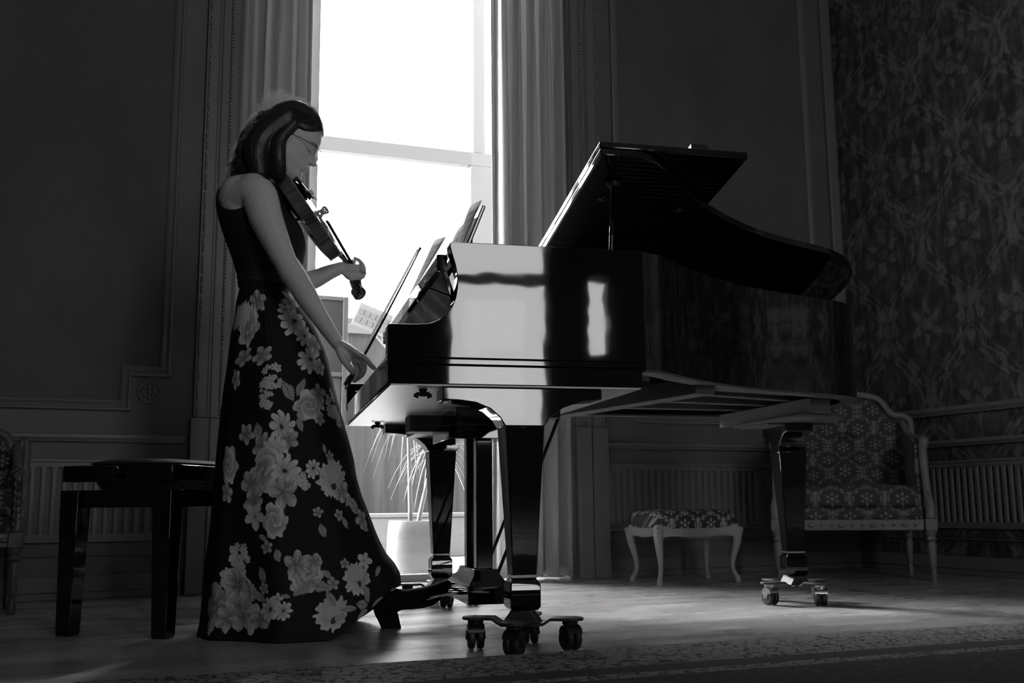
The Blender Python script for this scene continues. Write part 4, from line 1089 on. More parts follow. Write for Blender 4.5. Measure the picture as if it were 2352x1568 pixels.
# columns: denser on the side facing the camera (theta = 0 faces -Y)
tq = np.linspace(0, 1, NC, endpoint=False); th = (tq * 2 - 1) * pi; th = th - .45 * np.sin(th)
xl = np.interp(rowsY, *zip(*Lx)); xr = np.interp(rowsY, *zip(*Rx)); hd = np.interp(rowsY, *zip(*Dx))
def sm(a, k=9):
    p = np.pad(a, k, mode='edge'); return np.convolve(p, np.ones(2 * k + 1) / (2 * k + 1), 'valid')
xl, xr, hd = sm(xl), sm(xr), sm(hd)
V = np.zeros((NR, NC, 3))
for j, y in enumerate(rowsY):
    a, b = P(xl[j], y, TY), P(xr[j], y, TY); cx_ = (a.x + b.x) / 2; hx = (b.x - a.x) / 2; z = a.z
    t = j / NR
    sx = np.sin(th); cyy = np.cos(th)
    ex = np.sign(sx) * np.abs(sx) ** .92; ey = np.sign(cyy) * np.abs(cyy) ** .9
    amp = .020 * t ** .8
    fo = amp * (np.sin(th * 9 + .8 + 1.2 * t) * .55 + np.sin(th * 5 - 1.4 * t + 2.1) * .6 + np.sin(th * 17 + 2 * t) * .22)
    gather = .0018 * (1 - t) ** 6 * np.sin(th * 60)
    damp = np.abs(cyy) ** .5 * .85 + .15
    V[j, :, 0] = cx_ + hx * ex; V[j, :, 1] = (TY - WO.y) - (hd[j] + fo * damp + gather) * ey - .02 * t
    V[j, :, 0] += fo * .22 * np.sin(2 * th)
    V[j, :, 2] = z
# hem: floor contact at the back, lifted over the instep at the front
hem = []
c_b = V[-1]
xs = V[-1, :, 0]
x850 = P(790, 1440, TY).x; x905 = P(912, 1345, TY).x
lift = np.clip((xs - x850) / (x905 - x850), 0, 1); liftz = .135 * lift ** 1.3
z0 = V[:, :, 2].copy(); ztop = z0[0, 0]; zb = z0[-1, 0]
for k in range(NC):
    tgt = max(.004, zb) + liftz[k]
    q = (ztop - z0[:, k]) / (ztop - zb)
    V[:, k, 2] = z0[:, k] + (tgt - zb) * q ** 6
V[:, :, 2] = np.maximum(V[:, :, 2], .004)
# pattern coordinates
dU = np.linalg.norm(np.roll(V, -1, axis=1) - V, axis=2)
U = np.cumsum(dU, axis=1); mid = NC // 2; U = U - U[:, mid:mid + 1]
dV = np.zeros((NR, NC)); dV[1:] = np.linalg.norm(V[1:] - V[:-1], axis=2); Vc = np.cumsum(dV, axis=0)
Wv = V + np.array(WO)
rel = Wv - np.array(CAMP); dep = rel @ np.array(FWD); PXs = CX + FPX * (rel @ np.array(RGT)) / dep; PYs = CY + FPX * (rel @ np.array(DWN)) / dep
front = (th > -pi / 2) & (th < pi / 2)
colr = np.full((NR, NC), .0035)
rng = np.random.RandomState(4)
nzf = rng.rand(64, 64)
def vnoise(u, v, s):
    x = (u * s) % 64; y = (v * s) % 64; xi = x.astype(int); yi = y.astype(int); fx = x - xi; fy = y - yi
    fx = fx * fx * (3 - 2 * fx); fy = fy * fy * (3 - 2 * fy)
    a = nzf[xi % 64, yi % 64]; b = nzf[(xi + 1) % 64, yi % 64]; c = nzf[xi % 64, (yi + 1) % 64]; d = nzf[(xi + 1) % 64, (yi + 1) % 64]
    return (a * (1 - fx) + b * fx) * (1 - fy) + (c * (1 - fx) + d * fx) * fy
def place(px, py):
    d = (PXs - px) ** 2 + (PYs - py) ** 2; d = np.where(front[None, :], d, 1e9); return np.unravel_index(np.argmin(d), d.shape)
def window_(c, r):
    j, k = c; a = max(0, j - int(r / .0015)); b = min(NR, j + int(r / .0015)); return slice(a, b)
def flower(c, r, kind, rot=0.0, asp=1.0, seed=0):
    j, k = c; sl = window_(c, r * 1.5)
    du = U[sl] - U[j, k]; dv = Vc[sl] - Vc[j, k]
    du = du + (vnoise(U[sl] + seed, Vc[sl], 55) - .5) * r * .22; dv = dv + (vnoise(U[sl], Vc[sl] + seed + 3.3, 55) - .5) * r * .22
    x = (du * cos(rot) + dv * sin(rot)) / r; y = (-du * sin(rot) + dv * cos(rot)) / (r * asp)
    rho = np.sqrt(x * x + y * y) + 1e-6; an = np.arctan2(y, x); col = colr[sl]
    fine = vnoise(U[sl] * 1.0 + seed, Vc[sl], 260) 
    if kind == 'rose':
        edge = .86 + .10 * np.cos(an * 6 + seed) + .05 * np.cos(an * 11 + seed * 2)
        inside = rho < edge
        sp = rho * 3.2 + (an + 1.2 * np.sin(rho * 5 + seed)) / (2 * pi) * 2.0
        fr = sp - np.floor(sp)
        val = .16 + .20 * fr ** 1.6 - .16 * (fr > .93) + .06 * (rho > .6) - .10 * np.exp(-(rho / .14) ** 2) + .06 * (fine - .5)
    elif kind == 'peony':
        edge = .80 + .12 * np.abs(np.cos(an * 4 + seed)) + .07 * np.cos(an * 15)
        inside = rho < edge
        ray_ = np.abs(np.cos(an * 7 + 3 * np.sin(rho * 4)))
        val = .13 + .22 * rho * (1 - .55 * (ray_ < .25)) - .05 * np.cos(an + 1) + .07 * (fine - .5)
        yy = y + .35; val = np.where((np.sqrt(x * x * .9 + yy * yy) < .55), .27 + .05 * (fine - .5), val)
        val = np.where(np.sqrt((x - .1) ** 2 + (y - .32) ** 2) < .16, .03, val)
    elif kind == 'daisy':
        pet = np.abs(np.cos(an * 4.5 + seed)); inside = rho < (.50 + .46 * pet ** .6)
        val = .20 + .20 * rho - .13 * (pet < .25) + .06 * (fine - .5); val = np.where(rho < .13, .02, val); val = np.where((rho > .13) & (rho < .20), .14, val)
    elif kind == 'blossom':
        pet = np.abs(np.cos(an * 2.5 + seed)); inside = rho < (.42 + .56 * pet ** .8)
        val = .25 + .10 * rho - .10 * (rho < .18) + .05 * (fine - .5)
    elif kind == 'petals':
        pet = np.abs(np.cos(an * 2.5 + seed)); inside = rho < (.60 + .38 * pet)
        val = .20 + .16 * (1 - pet) * 0 + .14 * np.abs(np.sin(an * 2.5 + seed)) ** .5 * -1 + .16 * rho + .07 * (fine - .5) + .04 * np.cos(an * 22)
    elif kind == 'leaf':
        wv = .42 * (1 - np.abs(x) ** 1.8); inside = (np.abs(x) < 1) & (np.abs(y) < wv * (1 + .12 * np.cos(x * 28)))
        val = .15 - .10 * (np.abs(y) < .035) + .06 * np.abs(np.cos((x + np.abs(y)) * 11)) + .04 * (fine - .5)
    elif kind == 'cluster':
        rs_ = np.random.RandomState(seed)
        for q in range(int(14 * asp + 4)):
            a_ = rs_.uniform(0, 2 * pi); d_ = sqrt(rs_.uniform(0, 1)) * r * .8
            jj = int(np.argmin(np.abs(Vc[:, k] - (Vc[j, k] + d_ * sin(a_) * asp)))); kk = int(np.argmin(np.abs(U[jj] - (U[j, k] + d_ * cos(a_)))))
            flower((jj, kk), r * rs_.uniform(.22, .32), 'blossom', rs_.uniform(0, 6), 1, int(rs_.randint(99)))
        return
    colr[sl] = np.where(inside, np.maximum(val, .02), col)
F = [(570, 745, 32, 'rose', .3, 1.9), (592, 690, 22, 'petals', 0, 1.4), (560, 820, 18, 'petals', 1, 1.6), (668, 690, 30, 'petals', 0, 1), (676, 738, 40, 'daisy', 0, 1), (700, 770, 30, 'daisy', 0, 1), (655, 712, 22, 'blossom', 1, 1), (722, 792, 26, 'petals', 2, 1.2),
     (712, 826, 34, 'daisy', .2, 1), (735, 842, 22, 'petals', 0, 1), (603, 815, 22, 'petals', 1, 1.3), (541, 870, 14, 'petals', 0, 1.8),
     (622, 868, 30, 'cluster', 0, 1.3), (610, 915, 20, 'cluster', 0, 1.5), (663, 900, 26, 'leaf', 1.1, 1.2), (690, 890, 22, 'leaf', -1.1, 1),
     (712, 932, 42, 'rose', 0, 1), (732, 905, 26, 'petals', 1, 1), (762, 925, 30, 'cluster', 0, 1.6), (776, 960, 22, 'cluster', 0, 1.5), (735, 962, 16, 'petals', 0, 1), (690, 975, 18, 'leaf', 1.3, 1),
     (648, 980, 32, 'daisy', 0, 1.2), (662, 1010, 24, 'petals', 0, 1), (566, 996, 22, 'petals', 0, 1.1), (592, 990, 18, 'leaf', 1.5, 1.6), (600, 1022, 24, 'petals', .5, 1.3), (632, 1030, 30, 'daisy', .5, 1),
     (606, 1082, 42, 'rose', .4, 1.5), (655, 1080, 34, 'daisy', 0, 1.1), (690, 1105, 26, 'cluster', 0, 1), (652, 1130, 34, 'petals', 0, 1.1), (575, 1110, 24, 'petals', 0, 1.3), (525, 1068, 24, 'rose', 0, 2), (520, 1130, 16, 'petals', 0, 1.6),
     (765, 1098, 44, 'peony', .2, 1.1), (785, 1130, 26, 'petals', 0, 1), (718, 1076, 18, 'daisy', 0, 1.2), (745, 1030, 12, 'leaf', 1.2, 1), (758, 1048, 14, 'petals', 0, 1),
     (582, 1150, 24, 'petals', 1, 1.2), (585, 1185, 28, 'blossom', 0, 1.1), (630, 1195, 30, 'rose', 0, 1.45), (613, 1258, 15, 'petals', 0, 1), (604, 1236, 14, 'leaf', .6, 1), (638, 1275, 14, 'leaf', 1.4, 1.2),
     (730, 1175, 12, 'petals', 0, 1), (742, 1218, 15, 'leaf', 1.2, 1.4), (779, 1183, 14, 'petals', 0, 1), (792, 1200, 16, 'leaf', 1.2, 1), (812, 1160, 26, 'leaf', 1.0, 1.4), (832, 1192, 24, 'petals', 1, 1.2), (838, 1210, 18, 'leaf', .5, 1), (800, 1150, 16, 'leaf', -.8, 1),
     (702, 1318, 38, 'rose', .8, 1.25), (682, 1296, 26, 'petals', 0, 1.2), (720, 1290, 20, 'petals', 2, 1), (735, 1345, 26, 'leaf', .6, 1), (697, 1352, 26, 'leaf', -.5, 1), (765, 1340, 14, 'petals', 0, 1), (752, 1318, 14, 'leaf', 1, 1),
     (822, 1328, 38, 'peony', 0, .95), (838, 1288, 20, 'blossom', 0, 1), (792, 1294, 11, 'petals', 0, 1), (842, 1362, 22, 'leaf', 1.1, 1), (870, 1310, 15, 'leaf', -.8, 1), (869, 1386, 20, 'leaf', -.3, 1.2), (832, 1390, 20, 'leaf', .3, 1.2), (832, 1412, 20, 'leaf', -.4, 1),
     (765, 1410, 40, 'peony', .2, .95), (760, 1375, 20, 'leaf', 1.2, 1), (800, 1398, 22, 'leaf', .2, .8),
     (548, 1275, 30, 'cluster', 0, 1), (540, 1310, 36, 'cluster', 0, 1), (522, 1330, 24, 'cluster', 0, 1), (602, 1320, 18, 'leaf', 1.4, 1.5), (548, 1345, 36, 'petals', 0, 1.1), (572, 1360, 26, 'leaf', 1.5, 1.8), (500, 1395, 44, 'petals', .3, 1.3), (560, 1410, 48, 'petals', .9, .8), (600, 1420, 34, 'petals', 0, .7), (520, 1420, 30, 'petals', 2, .9),
     (620, 1398, 26, 'daisy', 0, 1), (650, 1402, 20, 'daisy', 0, 1), (636, 1375, 14, 'blossom', 0, 1), (606, 1350, 14, 'petals', 0, 1), (657, 1369, 10, 'leaf', .4, 1), (595, 1370, 24, 'leaf', .5, 1)]
for i, f in enumerate(F):
    c = place(f[0], f[1]); flower(c, f[2] / 690, f[3], f[4], f[5], i * 7 % 50)
rb = random.Random(9)
back = [k for k in range(NC) if not front[k]]
for i in range(46):
    j = rb.randrange(30, NR - 30); k = rb.choice(back); flower((j, k), rb.uniform(.03, .06), rb.choice(['rose', 'peony', 'daisy', 'petals', 'leaf', 'cluster']), rb.uniform(0, 6), rb.uniform(.9, 1.3), i)
me = bpy.data.meshes.new('skirt'); nv = NR * NC
me.vertices.add(nv); me.vertices.foreach_set('co', V.reshape(-1))
jj, kk = np.meshgrid(np.arange(NR - 1), np.arange(NC), indexing='ij'); k2 = (kk + 1) % NC
quads = np.stack([jj * NC + kk, (jj + 1) * NC + kk, (jj + 1) * NC + k2, jj * NC + k2], -1).reshape(-1)
nf = len(quads) // 4
me.loops.add(nf * 4); me.loops.foreach_set('vertex_index', quads.astype(np.int32))
me.polygons.add(nf); me.polygons.foreach_set('loop_start', np.arange(0, nf * 4, 4, dtype=np.int32))
me.update(calc_edges=True); me.polygons.foreach_set('use_smooth', np.ones(nf, bool))
at = me.attributes.new('floral_print', 'FLOAT', 'POINT'); at.data.foreach_set('value', colr.reshape(-1).astype(np.float32))
M_skirt = mat('floral_cloth', .01, .75, spec=.3)
_a = N(M_skirt, 'ShaderNodeAttribute'); _a.attribute_name = 'floral_print'; L(M_skirt, math_(M_skirt, 'MULTIPLY', _a.outputs['Fac'], 1.85), bsdf(M_skirt).inputs['Base Color'])
me.materials.append(M_skirt)
sk = bpy.data.objects.new('skirt', me); COL.objects.link(sk); sk.parent = person

# ---- boots
def boot(origin, pitch, yaw, name='boot'):
    """origin: ankle; local x to the toe, z up"""
    M_ = Matrix.Translation(origin) @ Matrix.Rotation(yaw, 4, 'Z') @ Matrix.Rotation(pitch, 4, 'Y')
    m = MB(); R = []
    # stations from heel to toe: x, bottom z, top z, half width
    for x, zb, zt_, w in ((-.052, -.060, -.040, .008), (-.049, -.072, -.010, .024), (-.040, -.076, .02, .031), (-.015, -.077, .035, .034), (.010, -.074, .028, .034), (.035, -.070, .004, .034), (.065, -.080, -.012, .037), (.10, -.090, -.020, .040), (.135, -.094, -.026, .042), (.165, -.086, -.028, .038), (.190, -.074, -.028, .030), (.207, -.062, -.030, .019), (.216, -.052, -.036, .008)):
        R.append([M_ @ Vector((x, w * sin(2 * pi * k / 24), (zb + zt_) / 2 - (zt_ - zb) / 2 * cos(2 * pi * k / 24))) for k in range(24)])
    m.loft(R)
    R = []
    for z, x0, r in ((.0, -.008, .038), (.05, -.010, .036), (.11, -.012, .040)):
        R.append([M_ @ Vector((x0 + r * 1.05 * cos(2 * pi * k / 24), r * sin(2 * pi * k / 24), z)) for k in range(24)])
    m.loft(R)
    b = remesh_build(m, name, M_boot, .0035, 6, person)
    m = MB(); R = []
    for z, k_ in ((-.070, 1), (-.116, .86), (-.122, .86)):
        R.append([M_ @ Vector((x * k_ - .012, y * k_, z)) for x, y in ((-.036, -.026), (.030, -.028), (.030, .028), (-.036, .026))])
    m.loft(R); m.build('heel', M_boot, b, bevel=.003)
    return b
boot(P(884, 1362, 3.49), radians(-19), radians(14))
boot(ANK_L + Vector((0, 0, .010)), 0, radians(8))
# ---- hair: mass on the skull, loose half-up knot and shoulder-length waves
hm = MB()
def hl(x, y, z): return HM @ Vector((x, y, z))
_o = np.argsort(up_); UA = np.array(up_)[_o]; FA = np.array(fr_)[_o]; BA = np.array(bk_)[_o]; WA_ = np.array(hw_)[_o]
def prof_at(u): return float(np.interp(u, UA, FA)), float(np.interp(u, UA, BA)), float(np.interp(u, UA, WA_))
def hairline(f, u):
    """>0 inside the hair, <0 on the face"""
    lim = float(np.interp(f, [-.02, -.008, .004, .03, .052, .066, .075], [-.2, .028, .046, .050, .066, .088, .104])); return u - lim
R = []
for z in np.linspace(.137, -.06, 90):
    F_, B_2, w_ = prof_at(z); c_ = F_ * .35 + B_2 * .65; ring = []
    for k in range(120):
        a = 2 * pi * k / 120; ca, sa = cos(a), sin(a); f = c_ + (F_ - c_) * ca if ca > 0 else c_ + (c_ - B_2) * ca
        g = -.012 + (.023 if f > 0 else .026) * smooth_step(-.006, .010, hairline(f, z)) + .006 * smooth_step(.0, -.08, f)
        F2, B2, w2 = F_ + g, B_2 - g, w_ + g; c2 = F2 * .35 + B2 * .65
        x = c2 + (F2 - c2) * ca if ca > 0 else c2 + (c2 - B2) * ca
        ring.append(hl(x, w2 * sa, z + max(0, g) * smooth_step(.10, .137, z)))
    R.append(ring)
hm.loft(R)
for s_ in (-1, 1):
    capsule(hm, [hl(-.012, s_ * .070, .060), P(645, 318, YH + s_ * .080), P(640, 342, YH + s_ * .082), P(640, 368, YH + s_ * .080), P(645, 395, YH + s_ * .070), P(650, 409, YH + s_ * .062)], [.022, .024, .026, .026, .020, .010], 12)
    capsule(hm, [hl(-.05, s_ * .05, .06), P(606, 315, YH + s_ * .06), P(590, 355, YH + s_ * .07), P(596, 396, YH + s_ * .07)], [.05, .05, .046, .030], 12)
capsule(hm, [hl(-.07, 0, .05), P(588, 315, YH), P(572, 350, YH + .01), P(566, 386, YH + .01)], [.055, .050, .044, .034], 14)
capsule(hm, [P(612, 320, YH), P(608, 370, YH), P(618, 400, YH)], [.06, .062, .045], 14)
capsule(hm, [hl(-.075, 0, .105), hl(-.092, .01, .088)], [.026, .030], 12)
hq = random.Random(5)
for q, x0, y0 in [(k / 17, x_, y_) for k, (x_, y_) in enumerate(((606, 254), (597, 262), (588, 271), (580, 281), (574, 292), (566, 302), (559, 313), (552, 324), (549, 336), (546, 348), (545, 360), (542, 372), (538, 382), (533, 391), (545, 396), (560, 398), (580, 400), (600, 404)))]:
    for Yo in (-.05, 0, .05): hm.ball(P(x0 + 12 + hq.uniform(-5, 5), y0 + 8 + hq.uniform(-5, 5), YH + Yo * (.4 + .6 * q) + hq.uniform(-.01, .01)), hq.uniform(.012, .022), 6)
ho = remesh_build(hm, 'hair', M_hairs, .004, 5, person)
hs = random.Random(12); m = MB()
def strand(pts, r):
    pc = [Vector(p) for p in catmull(pts, 4)]
    n = len(pc); m.tube(pc, [r * (1 - .75 * (i / (n - 1)) ** 2) for i in range(n)], 3, False)
def sp_(f, u, s_, g):
    F_, B_2, w_ = prof_at(u); F_ += g; B_2 -= g; w_ += g; c_ = F_ * .35 + B_2 * .65
    q = (f - c_) / ((F_ - c_) if f > c_ else (c_ - B_2)); q = max(-.98, min(.98, q)); return hl(f, s_ * w_ * sqrt(1 - q * q), u)
MT = [(.066, .104), (.052, .122), (.030, .137), (.0, .148), (-.030, .143), (-.060, .130), (-.085, .108), (-.100, .080)]
def mid_top(q): 
    i = min(6, int(q * 7)); t = q * 7 - i; return (MT[i][0] * (1 - t) + MT[i + 1][0] * t, MT[i][1] * (1 - t) + MT[i + 1][1] * t)
for i in range(1500):
    s_ = -1 if i % 5 else 1; q = hs.random() ** .9; f0, u0 = mid_top(q); g = .010 + hs.uniform(.0005, .004)
    xe = 652 - 118 * q + hs.uniform(-9, 7); ye = hs.uniform(382, 410) - 10 * q; wv = hs.uniform(2, 7) * hs.choice((-1, 1)); Yo = s_ * hs.uniform(.075, .098) * (1 - .35 * q)
    x1 = 655 - 92 * q; 
    pts = [hl(f0, s_ * hs.uniform(.002, .02), u0 - .002), sp_(f0 * .75 - .010, min(.118, u0 * .80 + .004), s_, g), sp_(f0 * .45 - .022, .062, s_, g + .002),
        P(x1 + hs.uniform(-4, 4), 322, YH + s_ * (.090 - .03 * q)), P(x1 - 8 - 10 * q + wv, 345, YH + Yo), P((x1 + xe) / 2 - 6 - wv, 368, YH + Yo), P(xe + wv * .5, ye, YH + Yo * .95), P(xe + hs.uniform(-6, 8), ye + hs.uniform(3, 10), YH + Yo * .9)]
    strand(pts, hs.uniform(.0006, .0013))
m.build('hair_strands', M_hair, ho, smooth=True)
m = MB()
# flyaways, crown strands and loose knot; backlit rim put into their pale colour
for i in range(150):
    q = hs.random(); x0 = 600 + 40 * q + hs.uniform(-6, 6); y0 = 262 - 30 * q + hs.uniform(-4, 6); Yq = YH + hs.uniform(-.05, .05)
    hgt = hs.uniform(14, 38) * (1 - .4 * abs(q - .6)); ln = hs.uniform(-14, 16)
    strand([P(x0, y0, Yq), P(x0 - 4 + ln * .3, y0 - hgt * .6, Yq), P(x0 + ln, y0 - hgt, Yq + hs.uniform(-.01, .01)), P(x0 + ln + hs.uniform(4, 18), y0 - hgt * hs.uniform(.5, .9), Yq), P(x0 + ln + hs.uniform(8, 34), y0 - hgt * hs.uniform(.0, .45), Yq)], hs.uniform(.0003, .0006))
for i in range(40):
    q = hs.random(); x0 = 650 + 70 * q; y0 = 226 + 26 * q * q; Yq = YH + hs.uniform(-.03, .03)
    strand([P(x0 - 14, y0 + 2, Yq), P(x0, y0 - hs.uniform(3, 11), Yq), P(x0 + 10, y0 + hs.uniform(-8, 2), Yq), P(x0 + 20, y0 + 6 + 10 * q, Yq)], hs.uniform(.00025, .0004))
for i in range(420):
    q = hs.random(); f0, u0 = mid_top(q); s_ = hs.choice((-1, 1)); o = hs.uniform(.0, .035); k = hs.uniform(.002, .006) + (.008 * hs.random() ** 4)
    f1, u1 = mid_top(min(1, q + .16)); f2, u2 = mid_top(min(1, q + .32))
    strand([hl(f0, s_ * o, u0 + .002), hl(f1, s_ * o * 1.1, u1 + .003 + k * .4), hl(f2, s_ * o * 1.2, u2 + .003 + k)], hs.uniform(.0004, .0007))
for i in range(420):
    q = hs.uniform(0, 1); x = 584 - 50 * q ** .8 + hs.uniform(-8, 6); y = 262 + 125 * q + hs.uniform(-10, 10); Yq = YH + hs.uniform(-.06, .06)
    r = hs.uniform(4, 13); ph = hs.uniform(2, 5)
    strand([P(x + 14, y - 4, Yq), P(x + 2, y + 4, Yq), P(x + r * cos(ph), y + 12 + r * .4 * sin(ph), Yq), P(x + r * 1.3 * cos(ph + .8), y + 22, Yq + .005), P(x + r * .6 * cos(ph + 1.8), y + 27, Yq)], hs.uniform(.0003, .0007))
_lo = m.build('loose_strands', M_hair, ho, smooth=True)
M_fly = mat('painted_rim_hair', .8, .3, spec=1.0)  # rim light painted as a pale colour on strands of the dark hair
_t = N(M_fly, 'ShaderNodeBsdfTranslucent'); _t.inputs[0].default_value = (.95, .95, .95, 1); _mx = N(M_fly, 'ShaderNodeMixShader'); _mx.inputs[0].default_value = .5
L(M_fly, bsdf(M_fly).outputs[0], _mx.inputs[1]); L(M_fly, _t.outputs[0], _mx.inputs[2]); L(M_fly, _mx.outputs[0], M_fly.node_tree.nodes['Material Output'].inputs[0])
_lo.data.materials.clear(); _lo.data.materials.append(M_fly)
# ---- glasses
M_wire = mat('dark_wire', .03, .3, metal=.6)
gl_ = MB()
def lens_pt(s_, a, k=1.0, off=0.0):
    """rounded-rectangle lens in a plane raked with the face"""
    y = .0275 * k * (abs(cos(a)) ** .6) * (1 if cos(a) > 0 else -1); z = .0155 * k * (abs(sin(a)) ** .6) * (1 if sin(a) > 0 else -1)
    return HM @ Vector((.1075 + off - .10 * abs(y + .032) * .9 + .10 * z, s_ * (.0345 + y), .016 + z))
for s_ in (-1, 1):
    gl_.tube([lens_pt(s_, 2 * pi * k / 28) for k in range(29)], .0009, 6, False)
    gl_.tube([HM @ Vector(p) for p in ((.102, s_ * .062, .027), (.096, s_ * .068, .0275), (.050, s_ * .0775, .024), (.006, s_ * .0795, .020), (-.008, s_ * .079, .010))], .0013, 6)
gl_.tube([HM @ Vector(p) for p in ((.1065, -.008, .022), (.109, 0, .024), (.1065, .008, .022))], .0010, 6)
gg = gl_.build('glasses', M_wire, person, smooth=True)
m = MB()
for s_ in (-1, 1): m.loft([[lens_pt(s_, 2 * pi * k / 28, .97, o) for k in range(28)] for o in (0, .0006)])
M_lens = bpy.data.materials.new('spectacle_lens'); M_lens.use_nodes = True; M_lens.node_tree.nodes.remove(M_lens.node_tree.nodes['Principled BSDF'])
_tr = N(M_lens, 'ShaderNodeBsdfTransparent'); _gl = N(M_lens, 'ShaderNodeBsdfGlossy'); _gl.inputs['Roughness'].default_value = .02; _mx = N(M_lens, 'ShaderNodeMixShader'); _mx.inputs[0].default_value = .07
L(M_lens, _tr.outputs[0], _mx.inputs[1]); L(M_lens, _gl.outputs[0], _mx.inputs[2]); L(M_lens, _mx.outputs[0], M_lens.node_tree.nodes['Material Output'].inputs[0])
m.build('lens', M_lens, gg)
# ---- brows, lashes, lips laid on the skin
from mathutils.bvhtree import BVHTree
_bv = BVHTree.FromPolygons([v.co.copy() for v in bo.data.vertices], [tuple(p.vertices) for p in bo.data.polygons])
_fx = (HM.to_3x3() @ Vector((-1, 0, 0))).normalized()
def face_pt(y, z, off=.0):
    h = _bv.ray_cast(HM @ Vector((.2, y, z)), _fx); return (h[0] if h[0] else HM @ Vector((.09, y, z))) - _fx * off
m = MB()
for s_ in (-1, 1): m.tube([face_pt(s_ * y, z, .0004) for y, z in ((.012, .0365), (.020, .0405), (.030, .0425), (.040, .0415), (.049, .0365))], [.0012, .0019, .0020, .0016, .0005], 6)
m.build('eyebrows', M_hairs, bo, smooth=True)
m = MB()
for s_ in (-1, 1): m.tube([face_pt(s_ * y, z, .0008) for y, z in ((.019, .0120), (.025, .0100), (.031, .0092), (.038, .0100), (.045, .0125))], [.0004, .0009, .0012, .0010, .0004], 6)
m.build('eyelashes', M_hairs, bo, smooth=True)
m = MB(); m.tube([face_pt(y, -.0462 - abs(y) * .06, .0001) for y in (-.019, -.012, -.006, 0, .006, .012, .019)], [.0003, .0006, .0008, .0008, .0008, .0006, .0003], 6)
m.build('mouth_line', mat('lip_skin', .22, .5), bo, smooth=True)
# ------------------------------------------------------------------ violin (local: x button to scroll, y across, z out of the belly)
M_var = mat('varnished_maple', .10, .22, coat=.6); _v = coords(M_var, scale=(60, 4, 4)); L(M_var, ramp(M_var, noise(M_var, _v, 2, 4), [(.3, .06), (.7, .14)]), bsdf(M_var).inputs['Base Color'])
M_spr = mat('varnished_spruce', .26, .2, coat=.6)
M_ebony = mat('ebony', .010, .25)
VS = 1.12
ia = Vector((.555, 0, -.832)).normalized(); A_ = (ia * .55 + Vector((0, .835, 0))).normalized(); n_ = Vector((.832, 0, .555)).normalized(); n_ = (n_ - A_ * n_.dot(A_)).normalized(); W_ = n_.cross(A_)
VO = atY(646, 406, 3.40)
violin = empty('violin', VO, 0, 'varnished violin held under the chin, scroll pointing down past the far hand', 'violin')
Rv = Matrix((A_, W_, n_)).transposed(); violin.matrix_world = Matrix.Translation(VO) @ Rv.to_4x4() @ Matrix.Scale(VS, 4)
half = [(0, 0), (.001, .02), (.006, .045), (.018, .070), (.040, .092), (.070, .1035), (.100, .102), (.125, .090), (.137, .080), (.140, .082), (.145, .078), (.152, .064), (.170, .057), (.190, .0545), (.212, .058), (.228, .066), (.236, .074), (.239, .0745), (.245, .071), (.256, .077), (.275, .0825), (.295, .083), (.318, .076), (.335, .060), (.347, .038), (.353, .016), (.355, 0)]
hc = [tuple(p) for p in catmull(half, 4)]
out = [(x, max(0, y)) for x, y in hc] + [(x, -max(0, y)) for x, y in reversed(hc[1:-1])]
rib = .0175
def shrink(k): return [(x + (.178 - x) * (1 - k) * .6, y * k) for x, y in out]
MB().loft([[Vector((x, y * .975, z)) for x, y in out] for z in (-rib, rib)]).build('ribs', M_var, violin, smooth='auto')
def plate(sg, mt, name):
    m = MB(); R = [[Vector((x, y, sg * z0)) for x, y in shrink(k)] for k, z0 in ((.97, rib - .001), (1.0, rib), (1.0, rib + .003), (.985, rib + .0042), (.93, rib + .0040), (.8, rib + .008), (.6, rib + .0125), (.35, rib + .0155), (.1, rib + .0165), (.01, rib + .0166))]
    m.loft(R); return m.build(name, mt, violin, smooth='auto')
tp = plate(1, M_spr, 'belly'); plate(-1, M_var, 'back_plate')
m = MB()
for s_ in (-1, 1):
    pts = [Vector((.158 + .072 * q, s_ * (.030 + .014 * (q - .5) + .006 * sin(2 * pi * q)), rib + .0125 - .001 * abs(q - .5))) for q in [i / 12 for i in range(13)]]
    m.tube(pts, [.0032, .0022, .0015, .0016, .0018, .002, .002, .002, .0018, .0016, .0015, .0022, .0032], 8)
m.build('sound_hole', M_ebony, tp, smooth=True)
# neck, fingerboard, pegbox, scroll
m = MB(); R = []
for x, zb, zt_, w in ((.352, -rib, rib + .004, .016), (.360, -.010, rib + .006, .015), (.372, .004, rib + .008, .0135), (.40, .009, rib + .010, .0125), (.47, .011, rib + .009, .0120), (.485, .008, rib + .008, .0125)):
    R.append([Vector((x, w * sin(2 * pi * k / 16), (zb + zt_) / 2 - (zt_ - zb) / 2 * cos(2 * pi * k / 16))) for k in range(16)])
m.loft(R); m.build('neck', M_var, violin, smooth=True)
R = []
for x, zc, w in ((.245, rib + .0235, .021), (.485, rib + .012, .0120)):
    R.append([Vector((x, -w, zc - .002)), Vector((x, -w * .6, zc + .0035)), Vector((x, 0, zc + .005)), Vector((x, w * .6, zc + .0035)), Vector((x, w, zc - .002)), Vector((x, w * .7, zc - .005)), Vector((x, -w * .7, zc - .005))])
MB().loft(R).build('fingerboard', M_ebony, violin, smooth='auto')
m = MB(); R = []
for x, zc, hz, w in ((.483, .018, .013, .0145), (.50, .013, .017, .0165), (.52, .006, .018, .0165), (.545, -.002, .015, .0145), (.558, -.007, .012, .012)):
    R.append([Vector((x, sx * w, zc + sz * hz)) for sx, sz in ((-1, -1), (1, -1), (1, 1), (-1, 1))])
m.loft(R); pb = m.build('pegbox', M_var, violin, bevel=.002)
m = MB(); sp = [];
for k in range(40):
    q = k / 39; a = 2.4 - q * 3.3 * pi; r = .0235 * (1 - q * .80); sp.append(Vector((.566 + r * cos(a) * 1.0, 0, -.008 + r * sin(a))))
